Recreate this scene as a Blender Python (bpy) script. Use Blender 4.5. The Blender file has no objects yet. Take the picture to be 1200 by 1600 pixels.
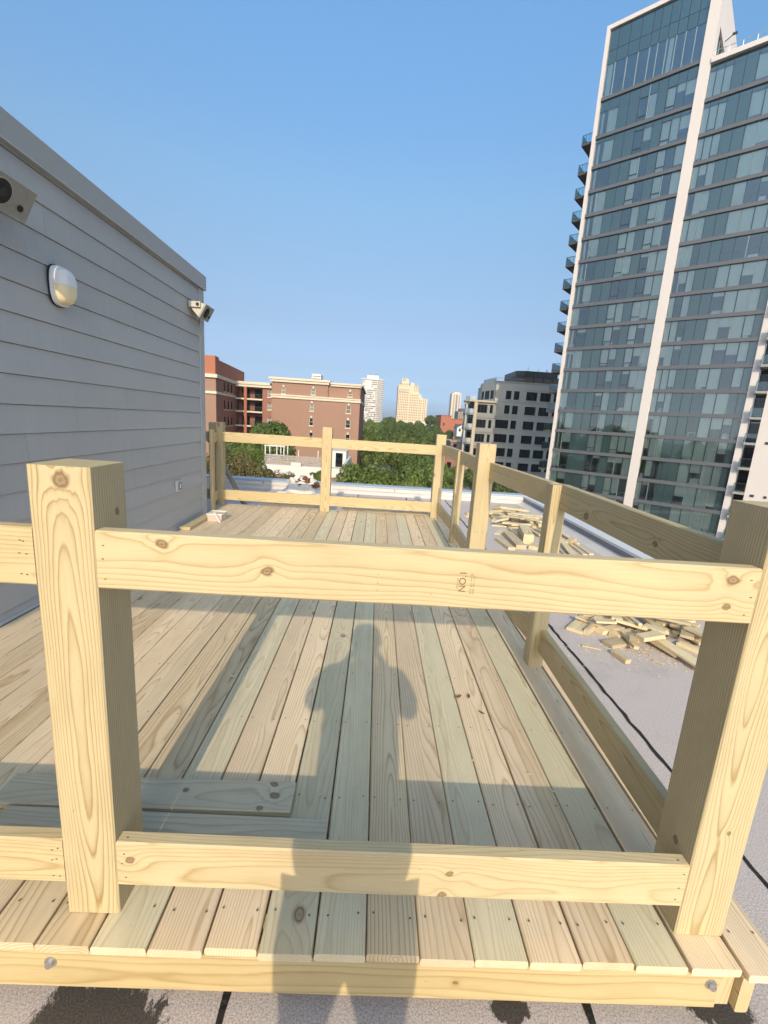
import bpy, bmesh, math, random
from mathutils import Vector, Matrix
random.seed(7)
S = bpy.context.scene
C = S.collection

# ------------------------------------------------------------------ camera, sky, sun, exposure
cam = bpy.data.cameras.new('camera')
cam.sensor_fit = 'VERTICAL'; cam.sensor_height = 24.0; cam.lens = 24.0 * 696.7166 / 1600
cam.clip_start = 0.02; cam.clip_end = 20000
camo = bpy.data.objects.new('camera', cam); C.objects.link(camo)
R_ = Vector((0.99788, -0.012538, 0.063851)); U_ = Vector((-0.060035, 0.20106, 0.977738)); F_ = Vector((0.025097, 0.979499, -0.199881))
camo.matrix_world = Matrix(((R_.x, U_.x, -F_.x, 0.77055), (R_.y, U_.y, -F_.y, -0.99202), (R_.z, U_.z, -F_.z, 1.37796), (0, 0, 0, 1)))
S.camera = camo
SUN_EL = math.radians(26.3); SUN_SLOPE = 0.004
W = bpy.data.worlds.new('World'); S.world = W; W.use_nodes = True
wn = W.node_tree.nodes; wl = W.node_tree.links
sky = wn.new('ShaderNodeTexSky'); sky.sky_type = 'NISHITA'; sky.sun_disc = False
sky.sun_elevation = SUN_EL; sky.sun_rotation = math.pi + SUN_SLOPE
sky.air_density = 1.0; sky.dust_density = 3.0; sky.ozone_density = 4.0; sky.altitude = 200
bg = wn['Background']; bg.inputs['Strength'].default_value = 0.13
# sky tint by height, unseen overhead warmed to colour the shade, same all round
wtc = wn.new('ShaderNodeTexCoord'); wsx = wn.new('ShaderNodeSeparateXYZ'); wl.new(wtc.outputs['Generated'], wsx.inputs[0])
wrp = wn.new('ShaderNodeValToRGB'); wl.new(wsx.outputs['Z'], wrp.inputs[0])
_st = [(0.0,(2.9,3.5,5.0)),(.037,(1.5,1.78,2.5)),(.070,(1.20,1.25,1.56)),(.103,(1.15,1.10,1.22)),(.19,(1.28,1.13,1.06)),(.307,(1.50,1.42,1.24)),(.402,(1.66,1.72,1.50)),(.48,(1.66,1.86,1.74)),(.60,(1.76,2.18,2.08)),(.80,(2.25,2.2,1.75)),(1.0,(2.35,2.15,1.6))]
while len(wrp.color_ramp.elements) < len(_st): wrp.color_ramp.elements.new(.5)
for e_, (p_, c_) in zip(wrp.color_ramp.elements, _st): e_.position = p_; e_.color = (c_[0]/1.47, c_[1]/1.47, c_[2]/1.47, 1)
wmx = wn.new('ShaderNodeVectorMath'); wmx.operation = 'MULTIPLY'
wl.new(sky.outputs[0], wmx.inputs[0]); wl.new(wrp.outputs[0], wmx.inputs[1]); wl.new(wmx.outputs[0], bg.inputs['Color'])
sl = bpy.data.lights.new('sun', 'SUN'); sl.energy = 2.2; sl.angle = math.radians(0.5); sl.color = (1.0, 0.84, 0.60)
so = bpy.data.objects.new('sun', sl); C.objects.link(so)
so.rotation_euler = Vector((SUN_SLOPE * math.cos(SUN_EL), math.cos(SUN_EL), -math.sin(SUN_EL))).to_track_quat('-Z', 'Y').to_euler()
so.location = (0, -20, 15)
S.view_settings.view_transform = 'Standard'; S.view_settings.look = 'None'
S.view_settings.exposure = 0.72; S.view_settings.gamma = 1.0; S.view_settings.use_curve_mapping = False

# ------------------------------------------------------------------ helpers
class MB:
    def __init__(s): s.v = []; s.f = []; s.m = []
    def _add(s, v, f, m=0):
        o = len(s.v); s.v += v; s.f += [tuple(i + o for i in q) for q in f]; s.m += [m] * len(f); return s
    def box(s, x0, y0, z0, x1, y1, z1, m=0):
        return s._add([(x0,y0,z0),(x1,y0,z0),(x1,y1,z0),(x0,y1,z0),(x0,y0,z1),(x1,y0,z1),(x1,y1,z1),(x0,y1,z1)],
                      [(0,3,2,1),(4,5,6,7),(0,1,5,4),(1,2,6,5),(2,3,7,6),(3,0,4,7)], m)
    def prism(s, poly, z0, z1, m=0):
        n = len(poly)
        v = [(x,y,z0) for x,y in poly] + [(x,y,z1) for x,y in poly]
        f = [tuple(range(n-1,-1,-1)), tuple(range(n,2*n))] + [(i,(i+1)%n,n+(i+1)%n,n+i) for i in range(n)]
        return s._add(v, f, m)
    def xprism(s, poly, x0, x1, m=0):          # polygon in (y,z), extruded along x
        n = len(poly)
        v = [(x0,y,z) for y,z in poly] + [(x1,y,z) for y,z in poly]
        f = [tuple(range(n-1,-1,-1)), tuple(range(n,2*n))] + [(i,(i+1)%n,n+(i+1)%n,n+i) for i in range(n)]
        return s._add(v, f, m)
    def yprism(s, poly, y0, y1, m=0):          # polygon in (x,z), extruded along y
        n = len(poly)
        v = [(x,y0,z) for x,z in poly] + [(x,y1,z) for x,z in poly]
        f = [tuple(range(n)), tuple(range(2*n-1,n-1,-1))] + [(i,n+i,n+(i+1)%n,(i+1)%n) for i in range(n)]
        return s._add(v, f, m)
    def quad(s, a, b, c, d, m=0): return s._add([a,b,c,d], [(0,1,2,3)], m)
    def tube(s, pts, rad, n=8, m=0):
        pts = [Vector(p) for p in pts]
        rad = rad if isinstance(rad, (list, tuple)) else [rad] * len(pts)
        v = []; f = []
        for i, p in enumerate(pts):
            d = (pts[min(i+1,len(pts)-1)] - pts[max(i-1,0)]).normalized()
            a = d.orthogonal().normalized() if i == 0 else (a - d * a.dot(d)).normalized()
            b = d.cross(a)
            for k in range(n):
                t = 2*math.pi*k/n; v.append(tuple(p + (a*math.cos(t) + b*math.sin(t)) * rad[i]))
        for i in range(len(pts)-1):
            for k in range(n): f.append((i*n+k, i*n+(k+1)%n, (i+1)*n+(k+1)%n, (i+1)*n+k))
        f.append(tuple(range(n-1,-1,-1))); f.append(tuple(range((len(pts)-1)*n, len(pts)*n)))
        return s._add(v, f, m)
    def mesh(s, name, mats):
        me = bpy.data.meshes.new(name); me.from_pydata(s.v, [], s.f)
        for mt in (mats if isinstance(mats, (list, tuple)) else [mats]): me.materials.append(mt)
        if any(s.m): me.polygons.foreach_set('material_index', s.m)
        me.update(); return me
    def build(s, name, mats, parent=None, loc=(0,0,0), rz=0, kind=None, smooth=False):
        me = s.mesh(name, mats)
        if smooth: me.polygons.foreach_set('use_smooth', [True]*len(me.polygons))
        return link(name, me, parent, loc, rz, kind)
def link(name, me, parent=None, loc=(0,0,0), rz=0, kind=None):
    o = bpy.data.objects.new(name, me); C.objects.link(o)
    o.location = loc; o.rotation_euler = (0,0,rz)
    if parent: o.parent = parent
    if kind: o['kind'] = kind
    return o
def tag(o, label, cat, group=None):
    o['label'] = label; o['category'] = cat
    if group: o['group'] = group
    return o
def thing(name, label, cat, loc=(0,0,0), rz=0, group=None):
    o = bpy.data.objects.new(name, None); C.objects.link(o); o.empty_display_size = .2
    o.location = loc; o.rotation_euler = (0,0,rz)
    return tag(o, label, cat, group)
def kids(o): return [c for c in bpy.data.objects if c.parent == o]
def dup(root, loc, rz=0, label=None, group=None, scale=None, cat=None):
    r = root.copy(); C.objects.link(r); r.location = loc; r.rotation_euler = (0,0,rz)
    if scale: r.scale = scale
    if label: r['label'] = label
    if cat: r['category'] = cat
    if group: r['group'] = group
    for ch in list(root.children):
        c = ch.copy(); C.objects.link(c); c.parent = r
        for g in list(ch.children):
            d = g.copy(); C.objects.link(d); d.parent = c
    return r
def rel(parent, p): return tuple(Vector(p) - parent.location)

# ------------------------------------------------------------------ materials
def srgb(r, g, b):
    f = lambda c: (c/255/12.92 if c/255 <= .04045 else ((c/255+.055)/1.055)**2.4)
    return (f(r), f(g), f(b))
class NT:
    def __init__(s, name):
        s.mat = bpy.data.materials.new(name); s.mat.use_nodes = True
        s.t = s.mat.node_tree; s.n = s.t.nodes; s.n.clear()
        s.out = s.n.new('ShaderNodeOutputMaterial')
    def l(s, a, b): s.t.links.new(a, b)
    def setin(s, sock, v):
        if hasattr(v, 'is_output'): s.l(v, sock)
        elif isinstance(v, (tuple, list)) and len(v) == 3 and sock.type == 'RGBA': sock.default_value = (*v, 1)
        else: sock.default_value = v
    def m(s, op, a, b=0.0, c=None, clamp=False):
        n = s.n.new('ShaderNodeMath'); n.operation = op; n.use_clamp = clamp
        s.setin(n.inputs[0], a); s.setin(n.inputs[1], b)
        if c is not None: s.setin(n.inputs[2], c)
        return n.outputs[0]
    def v(s, op, a, b=(0,0,0)):
        n = s.n.new('ShaderNodeVectorMath'); n.operation = op
        s.setin(n.inputs[0], a)
        if op == 'SCALE': s.setin(n.inputs['Scale'], b)
        else: s.setin(n.inputs[1], b)
        return n.outputs[0]
    def xyz(s, a):
        n = s.n.new('ShaderNodeSeparateXYZ'); s.l(a, n.inputs[0]); return n.outputs
    def comb(s, x, y, z):
        n = s.n.new('ShaderNodeCombineXYZ')
        for i, q in enumerate((x,y,z)): s.setin(n.inputs[i], q)
        return n.outputs[0]
    def noise(s, vec, scale=1.0, detail=2.0, rough=.5, col=False):
        n = s.n.new('ShaderNodeTexNoise'); s.l(vec, n.inputs['Vector'])
        n.inputs['Scale'].default_value = scale; n.inputs['Detail'].default_value = detail; n.inputs['Roughness'].default_value = rough
        return n.outputs['Color'] if col else n.outputs['Fac']
    def mix(s, f, a, b, mode='MIX'):
        n = s.n.new('ShaderNodeMix'); n.data_type = 'RGBA'; n.blend_type = mode
        s.setin(n.inputs[0], f); s.setin(n.inputs[6], a); s.setin(n.inputs[7], b)
        return n.outputs[2]
    def ramp(s, f, stops):
        n = s.n.new('ShaderNodeValToRGB'); s.l(f, n.inputs[0]); r = n.color_ramp
        while len(r.elements) < len(stops): r.elements.new(.5)
        for e, (p, c) in zip(r.elements, stops):
            e.position = p; e.color = (c,c,c,1) if not isinstance(c, tuple) else (*c,1)
        return n.outputs[0]
    def obj(s):
        return s.n.new('ShaderNodeTexCoord').outputs['Object']
    def rnd(s): return s.n.new('ShaderNodeObjectInfo').outputs['Random']
    def pos(s): return s.n.new('ShaderNodeNewGeometry').outputs['Position']
    def island(s): return s.n.new('ShaderNodeNewGeometry').outputs['Random Per Island']
    def bump(s, h, strength=.3, dist=.01):
        n = s.n.new('ShaderNodeBump'); s.l(h, n.inputs['Height']); n.inputs['Strength'].default_value = strength; n.inputs['Distance'].default_value = dist
        return n.outputs[0]
    def pbr(s, col, rough=.6, metal=0.0, spec=.5, normal=None, trans=0.0, coat=0.0):
        n = s.n.new('ShaderNodeBsdfPrincipled')
        s.setin(n.inputs['Base Color'], col); s.setin(n.inputs['Roughness'], rough); s.setin(n.inputs['Metallic'], metal)
        n.inputs['Specular IOR Level'].default_value = spec
        if trans: n.inputs['Transmission Weight'].default_value = trans
        if coat: n.inputs['Coat Weight'].default_value = coat
        if normal is not None: s.l(normal, n.inputs['Normal'])
        s.l(n.outputs[0], s.out.inputs[0]); return n
def plain(name, col, rough=.6, var=.08, scale=3.0, metal=0.0, spec=.4, bump=0.0, bscale=60.0, objspace=False):
    t = NT(name); p = t.obj() if objspace else t.pos()
    a = t.noise(p, scale, 4, .6); b = t.noise(p, scale*9, 3, .6)
    f = t.m('ADD', t.m('MULTIPLY', t.m('SUBTRACT', a, .5), 2*var), t.m('MULTIPLY', t.m('SUBTRACT', b, .5), var))
    k = t.m('ADD', f, 1.0)
    c = t.v('SCALE', t.comb(*col), k)
    nrm = t.bump(t.noise(p, bscale, 3, .6), bump, .01) if bump else None
    t.pbr(c, rough, metal, spec, nrm); return t.mat
def wood(name, light, dark, tone=(.55,.45,.3), spacing=.0085, knots=(), pith=(-.01,-.055), randknot=0.0, wob=.028, green=.25, contrast=1.0, greyvar=0.0, seed=None, cath=1.0):
    """plain-sawn softwood: rings about a wandering pith, in each piece's own space (x along the piece)"""
    t = NT(name); P = t.obj()
    r = t.rnd() if seed is None else None
    if seed is None:
        sv = t.comb(t.m('MULTIPLY', r, 37.1), t.m('MULTIPLY', r, 91.7), t.m('MULTIPLY', r, 53.3))
        r2 = t.m('FRACT', t.m('MULTIPLY', r, 17.77)); r3 = t.m('FRACT', t.m('MULTIPLY', r, 73.1)); r4 = t.m('FRACT', t.m('MULTIPLY', r, 311.7))
    else:
        sv = t.comb(seed*3.1, seed*7.7, seed*5.3); r2 = .5; r3 = .5; r4 = .4; r = .5
    x, y, z = t.xyz(P)
    q = t.v('ADD', t.comb(t.m('MULTIPLY', x, 1.1), t.m('MULTIPLY', y, 5.0), t.m('MULTIPLY', z, 5.0)), sv)
    n1 = t.m('SUBTRACT', t.noise(q, 1.0, 2.0, .5), .5)
    n2 = t.m('SUBTRACT', t.noise(t.v('ADD', q, (13.7, 4.2, 9.1)), 1.0, 2.0, .5), .5)
    n3 = t.m('SUBTRACT', t.noise(t.v('ADD', t.comb(t.m('MULTIPLY', x, 14.0), t.m('MULTIPLY', y, 60.0), t.m('MULTIPLY', z, 60.0)), sv), 1.0, 2.0, .5), .5)
    py = t.m('ADD', pith[0], t.m('MULTIPLY', t.m('SUBTRACT', r2, .5), .10 if seed is None else 0.0))
    pz = t.m('ADD', pith[1], t.m('MULTIPLY', t.m('SUBTRACT', r3, .5), .07 if seed is None else 0.0))
    yy = t.m('ADD', t.m('SUBTRACT', y, py), t.m('MULTIPLY', n1, wob))
    zz = t.m('ADD', t.m('SUBTRACT', z, pz), t.m('MULTIPLY', n2, wob * 2.4 * cath))
    zz = t.m('ADD', zz, t.m('MULTIPLY', x, t.m('MULTIPLY', t.m('SUBTRACT', r4, .5), .05)))
    R = t.m('SQRT', t.m('ADD', t.m('MULTIPLY', yy, yy), t.m('MULTIPLY', zz, zz)))
    R = t.m('ADD', R, t.m('MULTIPLY', n3, .0016))
    dk = None
    for kn in knots:
        kx, ky, kr = kn[:3]
        dx = t.m('DIVIDE', t.m('SUBTRACT', x, kx), 1.25); dy = t.m('SUBTRACT', z if len(kn) > 3 else y, ky)
        dx = t.m('ADD', dx, t.m('MULTIPLY', n3, kr*1.6)); dy = t.m('ADD', dy, t.m('MULTIPLY', n1, kr*1.3))
        d = t.m('DIVIDE', t.m('SQRT', t.m('ADD', t.m('MULTIPLY', dx, dx), t.m('MULTIPLY', dy, dy))), kr)
        e = t.m('EXPONENT', t.m('MULTIPLY', t.m('MULTIPLY', d, d), -.16))
        R = t.m('ADD', R, t.m('MULTIPLY', e, kr*.8))
        k = t.ramp(t.m('MULTIPLY', d, .5), [(0.0,.95),(.20,.62),(.36,1.0),(.47,.5),(.60,0.0)])
        dk = k if dk is None else t.m('MAXIMUM', dk, k)
    if randknot:
        vn = t.n.new('ShaderNodeTexVoronoi'); vn.voronoi_dimensions = '2D'
        t.l(t.v('ADD', t.comb(t.m('MULTIPLY', x, 3.0), t.m('MULTIPLY', y, 4.6), 0.0), sv), vn.inputs['Vector']); vn.inputs['Scale'].default_value = 1.0
        on = t.m('GREATER_THAN', t.xyz(vn.outputs['Color'])[0], 1 - randknot)
        d = t.m('ADD', vn.outputs['Distance'], t.m('MULTIPLY', n3, .03))
        e = t.m('MULTIPLY', on, t.m('EXPONENT', t.m('MULTIPLY', t.m('MULTIPLY', d, d), -22.0)))
        R = t.m('ADD', R, t.m('MULTIPLY', e, .018))
        k = t.m('MULTIPLY', on, t.ramp(d, [(0.0,.8),(.035,.55),(.055,1.0),(.075,.3),(.10,0.0)]))
        dk = k if dk is None else t.m('MAXIMUM', dk, k)
    ph = t.m('FRACT', t.m('DIVIDE', R, spacing))
    ring = t.ramp(ph, [(0.0,.3),(.07,.0),(.5,.07),(.78,.38),(.92,1.0),(1.0,.3)])
    amp = t.m('ADD', .55, t.m('MULTIPLY', t.noise(q, 2.3, 1.0), .8))
    ring = t.m('MULTIPLY', t.m('MULTIPLY', ring, amp), contrast, clamp=True)
    col = t.mix(ring, light, dark)
    # board-to-board tone and slow bands of heartwood
    hb = t.ramp(t.noise(t.v('ADD', t.comb(t.m('MULTIPLY', x, .5), t.m('MULTIPLY', y, 16.0), t.m('MULTIPLY', z, 6.0)), sv), 1.0, 2.0), [(.46,0.0),(.68,1.0)])
    col = t.mix(t.m('MULTIPLY', hb, t.m('ADD', .12, t.m('MULTIPLY', r2, .45 if seed is None else .2))), col, tone, 'MIX')
    if green:
        gb = t.ramp(t.noise(t.v('ADD', t.v('MULTIPLY', P, (.8, 5.0, 5.0)), sv), 1.2, 2.0), [(.4,0.0),(.7,1.0)])
        col = t.mix(t.m('MULTIPLY', t.m('MULTIPLY', gb, r3), green*1.5), col, t.mix(.5, col, (.52,.56,.38)))
    if greyvar:
        br = t.m('ADD', 1 - greyvar/2, t.m('MULTIPLY', r4, greyvar))
        col = t.v('SCALE', col, br)
    fib = t.noise(t.v('ADD', t.comb(t.m('MULTIPLY', x, 9.0), t.m('MULTIPLY', y, 420.0), t.m('MULTIPLY', z, 420.0)), sv), 1.0, 3.0, .6)
    col = t.v('SCALE', col, t.m('ADD', .86, t.m('MULTIPLY', fib, .28)))
    sm = t.ramp(t.noise(t.v('ADD', t.v('MULTIPLY', P, (5.0,11.0,11.0)), sv), 1.0, 6.0, .7), [(.42,0.0),(.72,1.0)])
    col = t.mix(t.m('MULTIPLY', sm, .22), col, t.v('MULTIPLY', col, (.62,.58,.50)))
    spk = t.ramp(t.noise(t.v('ADD', t.v('MULTIPLY', P, (60.0,150.0,150.0)), sv), 1.0, 2.0, .5), [(.73,0.0),(.79,1.0)])
    col = t.mix(t.m('MULTIPLY', spk, .4), col, (.16,.10,.05))
    if dk is not None: col = t.mix(t.m('MULTIPLY', dk, .82), col, (.13,.055,.02))
    h = t.m('ADD', t.m('MULTIPLY', ring, -.5), t.m('MULTIPLY', fib, .5))
    t.pbr(col, t.m('ADD', .55, t.m('MULTIPLY', ring, .15)), 0, .28, t.bump(h, .22, .0016))
    return t.mat
M = {}
LT, DK = (.545,.445,.27), (.32,.21,.085)
M['post'] = wood('pine_post', LT, DK, knots=(), randknot=.05)
M['rail'] = wood('pine_rail', (.57,.45,.26), (.34,.225,.09), randknot=.08, contrast=.75, spacing=.0075, wob=.026)
M['deck'] = wood('pine_decking', (.765,.605,.425), (.51,.36,.215), tone=(.54,.37,.215), randknot=.05, wob=.030, green=.22, greyvar=.26, spacing=.0078, contrast=.95)
M['scrap'] = wood('pine_offcut', (.68,.56,.37), (.44,.31,.16), randknot=.06, greyvar=.5, green=.2)
M['deck_green'] = wood('greenish_decking', (.69,.60,.425), (.49,.40,.25), tone=(.52,.42,.27), randknot=.05, wob=.026, green=.35, greyvar=.14, spacing=.0072, contrast=.75)
M['deck_brown'] = wood('heartwood_decking', (.70,.555,.37), (.43,.30,.17), tone=(.50,.345,.195), randknot=.05, wob=.040, green=.1, greyvar=.12, spacing=.010, contrast=1.0)
M['grey_timber'] = wood('weathered_timber', (.30,.27,.22), (.16,.135,.10), tone=(.2,.16,.12), green=.1)
t = NT('grey_siding_paint'); p = t.pos()
k_ = t.m('ADD', t.m('MULTIPLY', t.m('SUBTRACT', t.noise(p, 1.3, 5, .6), .5), .16), t.m('MULTIPLY', t.m('SUBTRACT', t.noise(t.v('MULTIPLY', p, (1,3.5,.7)), 4.0, 5, .65), .5), .14))
k_ = t.m('ADD', k_, t.m('ADD', .96, t.m('MULTIPLY', t.rnd(), .08)))
cs = t.v('SCALE', t.comb(.415,.42,.425), k_)
t.pbr(cs, .55, 0, .35, t.bump(t.noise(t.v('MULTIPLY', p, (1,.22,1)), 70, 4, .6), .14, .004)); M['siding'] = t.mat
M['trim'] = plain('grey_trim_paint', (.37,.372,.375), .5, .06, 1.5)
M['flash'] = plain('pale_flashing', (.52,.54,.56), .4, .1, 4)
M['black'] = plain('black_plastic', (.012,.012,.013), .5, .1)
M['steel'] = plain('galvanised_steel', (.55,.56,.58), .32, .12, 40, metal=.9)
M['screw'] = plain('screw_head', (.15,.12,.08), .5, .1)
M['white'] = plain('white_plastic', (.74,.75,.78), .35, .03)
M['diffuser'] = plain('amber_diffuser', (.84,.72,.46), .35, .05)
M['speaker'] = plain('weathered_speaker_grey', (.30,.295,.27), .6, .25, 25)
M['speaker_side'] = plain('weathered_speaker_cream', (.52,.49,.42), .6, .15, 25)
M['membrane'] = plain('grey_roof_membrane', (.60,.56,.55), .6, .10, 2.5, bump=.15, bscale=12)
M['cap'] = plain('blue_grey_metal_cap', (.36,.42,.50), .4, .08, 1.5)
M['cap_light'] = plain('pale_metal_cap', (.62,.63,.67), .4, .05, 1.5)
M['cap_dark'] = plain('dark_grey_flashing', (.22,.235,.26), .5, .08, 1.5)
M['sack'] = plain('white_plastic_sack', (.66,.62,.58), .5, .2, 9, bump=.4, bscale=20)
M['leaf_litter'] = plain('brown_debris', (.17,.075,.04), .9, .5, 20)
M['tub'] = plain('translucent_pink_tub', (.60,.48,.44), .4, .1, 8)
M['bitumen'] = plain('black_bitumen', (.022,.02,.019), .75, .3, 30, bump=.8, bscale=45)
M['conc'] = plain('pale_stucco', (.42,.408,.375), .8, .05, .6)
M['bay'] = plain('shade_darkened_stone', (.25,.255,.25), .8, .06, .5)  # bay stone darkened and cooled, painting in the shade on the bay
M['conc_warm'] = plain('cream_stone', (.46,.39,.31), .8, .06, .5)
M['brick_main'] = plain('tan_brick', (.30,.18,.132), .85, .07, .35, bump=.1)
M['brick_red'] = plain('red_brick', (.27,.125,.09), .85, .08, .35, bump=.1)
M['brick_orange'] = plain('orange_brick', (.37,.135,.08), .85, .06, .5)
M['stone_trim'] = plain('cream_stone_trim', (.60,.525,.42), .7, .04, 1.0)
M['white_tower'] = plain('white_concrete', (.66,.62,.57), .7, .06, .08)
M['beige'] = plain('beige_limestone', (.66,.52,.36), .8, .06, .1)
M['slim'] = plain('cream_concrete', (.68,.56,.44), .8, .05, .1)
M['dkwin'] = plain('dark_window', (.03,.032,.036), .15, .3, .3, spec=.5)
M['midwin'] = plain('mid_grey_window_strip', (.20,.19,.185), .3, .5, .12, spec=.5)  # mid-grey window tone
M['tanwin'] = plain('tan_window', (.15,.11,.08), .4, .3, .3)
M['frame_dk'] = plain('dark_window_frame', (.02,.024,.028), .4, .1)
M['frame_lt'] = plain('pale_window_frame', (.55,.53,.48), .5, .05)
M['penthouse'] = plain('dark_brown_cladding', (.075,.058,.052), .6, .12, .8)
M['twhite'] = plain('white_tower_cladding', (.61,.56,.55), .5, .03, .2)
M['band'] = plain('grey_slab_band', (.125,.13,.145), .45, .06, .5, metal=.2)
M['mull'] = plain('dark_mullion', (.05,.06,.068), .35, .05, metal=.3)
M['mull_lt'] = plain('pale_mullion', (.30,.34,.34), .35, .05, metal=.3)
M['blind'] = plain('grey_green_roller_blind', (.68,.67,.61), .8, .06, .7)
M['room'] = plain('dim_room_wall', (.17,.18,.19), .9, .25, .5)
M['slab'] = plain('concrete_slab', (.30,.29,.28), .8, .1, .6)
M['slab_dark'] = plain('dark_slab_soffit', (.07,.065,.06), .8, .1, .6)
M['asphalt'] = plain('asphalt', (.055,.055,.057), .9, .12, .4)
M['ground'] = plain('city_ground', (.10,.105,.085), .95, .3, .03)
M['paving'] = plain('pale_paving', (.33,.32,.30), .9, .1, .5)
M['tanroof'] = plain('tan_gravel_roof', (.42,.33,.25), .9, .15, .3)
M['slate'] = plain('dark_slate_roof', (.09,.10,.125), .7, .15, .8)
M['tyre'] = plain('tyre_rubber', (.02,.02,.02), .8, .1)
M['carglass'] = plain('car_glass', (.015,.018,.02), .08, .1, spec=.6)
M['wfence'] = plain('grey_terrace_screen', (.36,.31,.28), .8, .25, 4)
M['wterr'] = plain('white_terrace_paint', (.60,.585,.56), .6, .05, 1)
M['line'] = plain('white_road_paint', (.7,.7,.68), .7, .1)

def warp(t, st=.05):
    return t.bump(t.noise(t.v('ADD', t.obj(), t.comb(t.m('MULTIPLY', t.rnd(), 90.0), 0.0, 0.0)), .9, 1.0), st, .05)
def glass(name, tint, refl, rough=.02):
    t = NT(name)
    tr = t.n.new('ShaderNodeBsdfTransparent'); tr.inputs[0].default_value = (*tint, 1)
    gl = t.n.new('ShaderNodeBsdfGlossy'); gl.inputs['Roughness'].default_value = rough; gl.inputs[0].default_value = (.88,.97,1,1); t.l(warp(t), gl.inputs['Normal'])
    fr = t.n.new('ShaderNodeFresnel'); fr.inputs['IOR'].default_value = 1.5
    f = t.m('ADD', refl, t.m('MULTIPLY', fr.outputs[0], .9), clamp=True)
    mx = t.n.new('ShaderNodeMixShader'); t.l(f, mx.inputs[0]); t.l(tr.outputs[0], mx.inputs[1]); t.l(gl.outputs[0], mx.inputs[2])
    t.l(mx.outputs[0], t.out.inputs[0]); return t.mat
def reflective(name, col, refl, var=.15):
    t = NT(name)
    k = t.m('ADD', 1 - var/2, t.m('MULTIPLY', t.rnd(), var))
    d = t.n.new('ShaderNodeBsdfDiffuse'); t.l(t.v('SCALE', t.comb(*col), k), d.inputs[0])
    gl = t.n.new('ShaderNodeBsdfGlossy'); gl.inputs['Roughness'].default_value = .05; gl.inputs[0].default_value = (.85,.97,1,1); t.l(warp(t), gl.inputs['Normal'])
    mx = t.n.new('ShaderNodeMixShader'); mx.inputs[0].default_value = refl
    t.l(d.outputs[0], mx.inputs[1]); t.l(gl.outputs[0], mx.inputs[2]); t.l(mx.outputs[0], t.out.inputs[0]); return t.mat
M['glass'] = glass('tower_window_glass', (.90,.95,.94), .095)
M['spandrel'] = reflective('teal_spandrel_glass', (.026,.050,.053), .17)
M['railglass'] = glass('balcony_glass', (.78,.90,.92), .05)
M['darkglass'] = reflective('dark_building_glass', (.010,.011,.013), .05, .6)

# foliage: leaf cards tinted per leaf and per tree
def foliage(name, base, warm):
    t = NT(name); isl = t.island(); r = t.rnd()
    c = t.mix(t.m('MULTIPLY', isl, .8), base, warm)
    c = t.v('SCALE', c, t.m('ADD', .86, t.m('ADD', t.m('MULTIPLY', isl, .35), t.m('MULTIPLY', r, .3))))
    d = t.n.new('ShaderNodeBsdfDiffuse'); t.l(c, d.inputs[0])
    tl = t.n.new('ShaderNodeBsdfTranslucent'); t.l(t.v('MULTIPLY', c, (1.1,1.25,.5)), tl.inputs[0])
    gl = t.n.new('ShaderNodeBsdfGlossy'); gl.inputs['Roughness'].default_value = .55; gl.inputs[0].default_value = (.35,.35,.33,1)
    m1 = t.n.new('ShaderNodeMixShader'); m1.inputs[0].default_value = .38; t.l(d.outputs[0], m1.inputs[1]); t.l(tl.outputs[0], m1.inputs[2])
    m2 = t.n.new('ShaderNodeMixShader'); m2.inputs[0].default_value = .05; t.l(m1.outputs[0], m2.inputs[1]); t.l(gl.outputs[0], m2.inputs[2])
    t.l(m2.outputs[0], t.out.inputs[0]); return t.mat
M['leaf'] = foliage('green_foliage', (.10,.155,.036), (.20,.225,.062))
M['leaf_dark'] = foliage('dark_green_foliage', (.072,.118,.030), (.15,.185,.050))
M['leaf_brown'] = foliage('olive_brown_foliage', (.10,.10,.042), (.20,.15,.075))
M['bark'] = plain('bark', (.12,.09,.065), .9, .3, 3)

# ------------------------------------------------------------------ ground, street, lake
GZ = -12.0
g = MB().quad((-4000,-1500,GZ),(4000,-1500,GZ),(4000,1500,GZ),(-4000,1500,GZ)).build('ground', M['ground'], kind='structure')
tl = NT('lake_water'); tl.pbr((.10,.20,.32), .25, 0, .5, tl.bump(tl.noise(tl.pos(), .05, 3), .2, .5)); M['lake'] = tl.mat
MB().quad((-9000,1500,GZ-.3),(9000,1500,GZ-.3),(9000,9000,GZ-.3),(-9000,9000,GZ-.3)).build('lake', M['lake'], kind='structure')
st = MB(); st.box(11,20,GZ,19,420,GZ+.004)
st.build('street', M['asphalt'], kind='structure')
MB().box(8.2,20,GZ,10.8,420,GZ+.13).build('pavement', M['paving'], kind='structure')
MB().box(19.2,20,GZ,22.0,420,GZ+.13).build('pavement', M['paving'], kind='structure')
ln = MB()
for k in range(40): ln.box(14.94,30+k*8,GZ+.004,15.06,33+k*8,GZ+.009)
ln.build('lane_line', M['line'], kind='structure')

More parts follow.
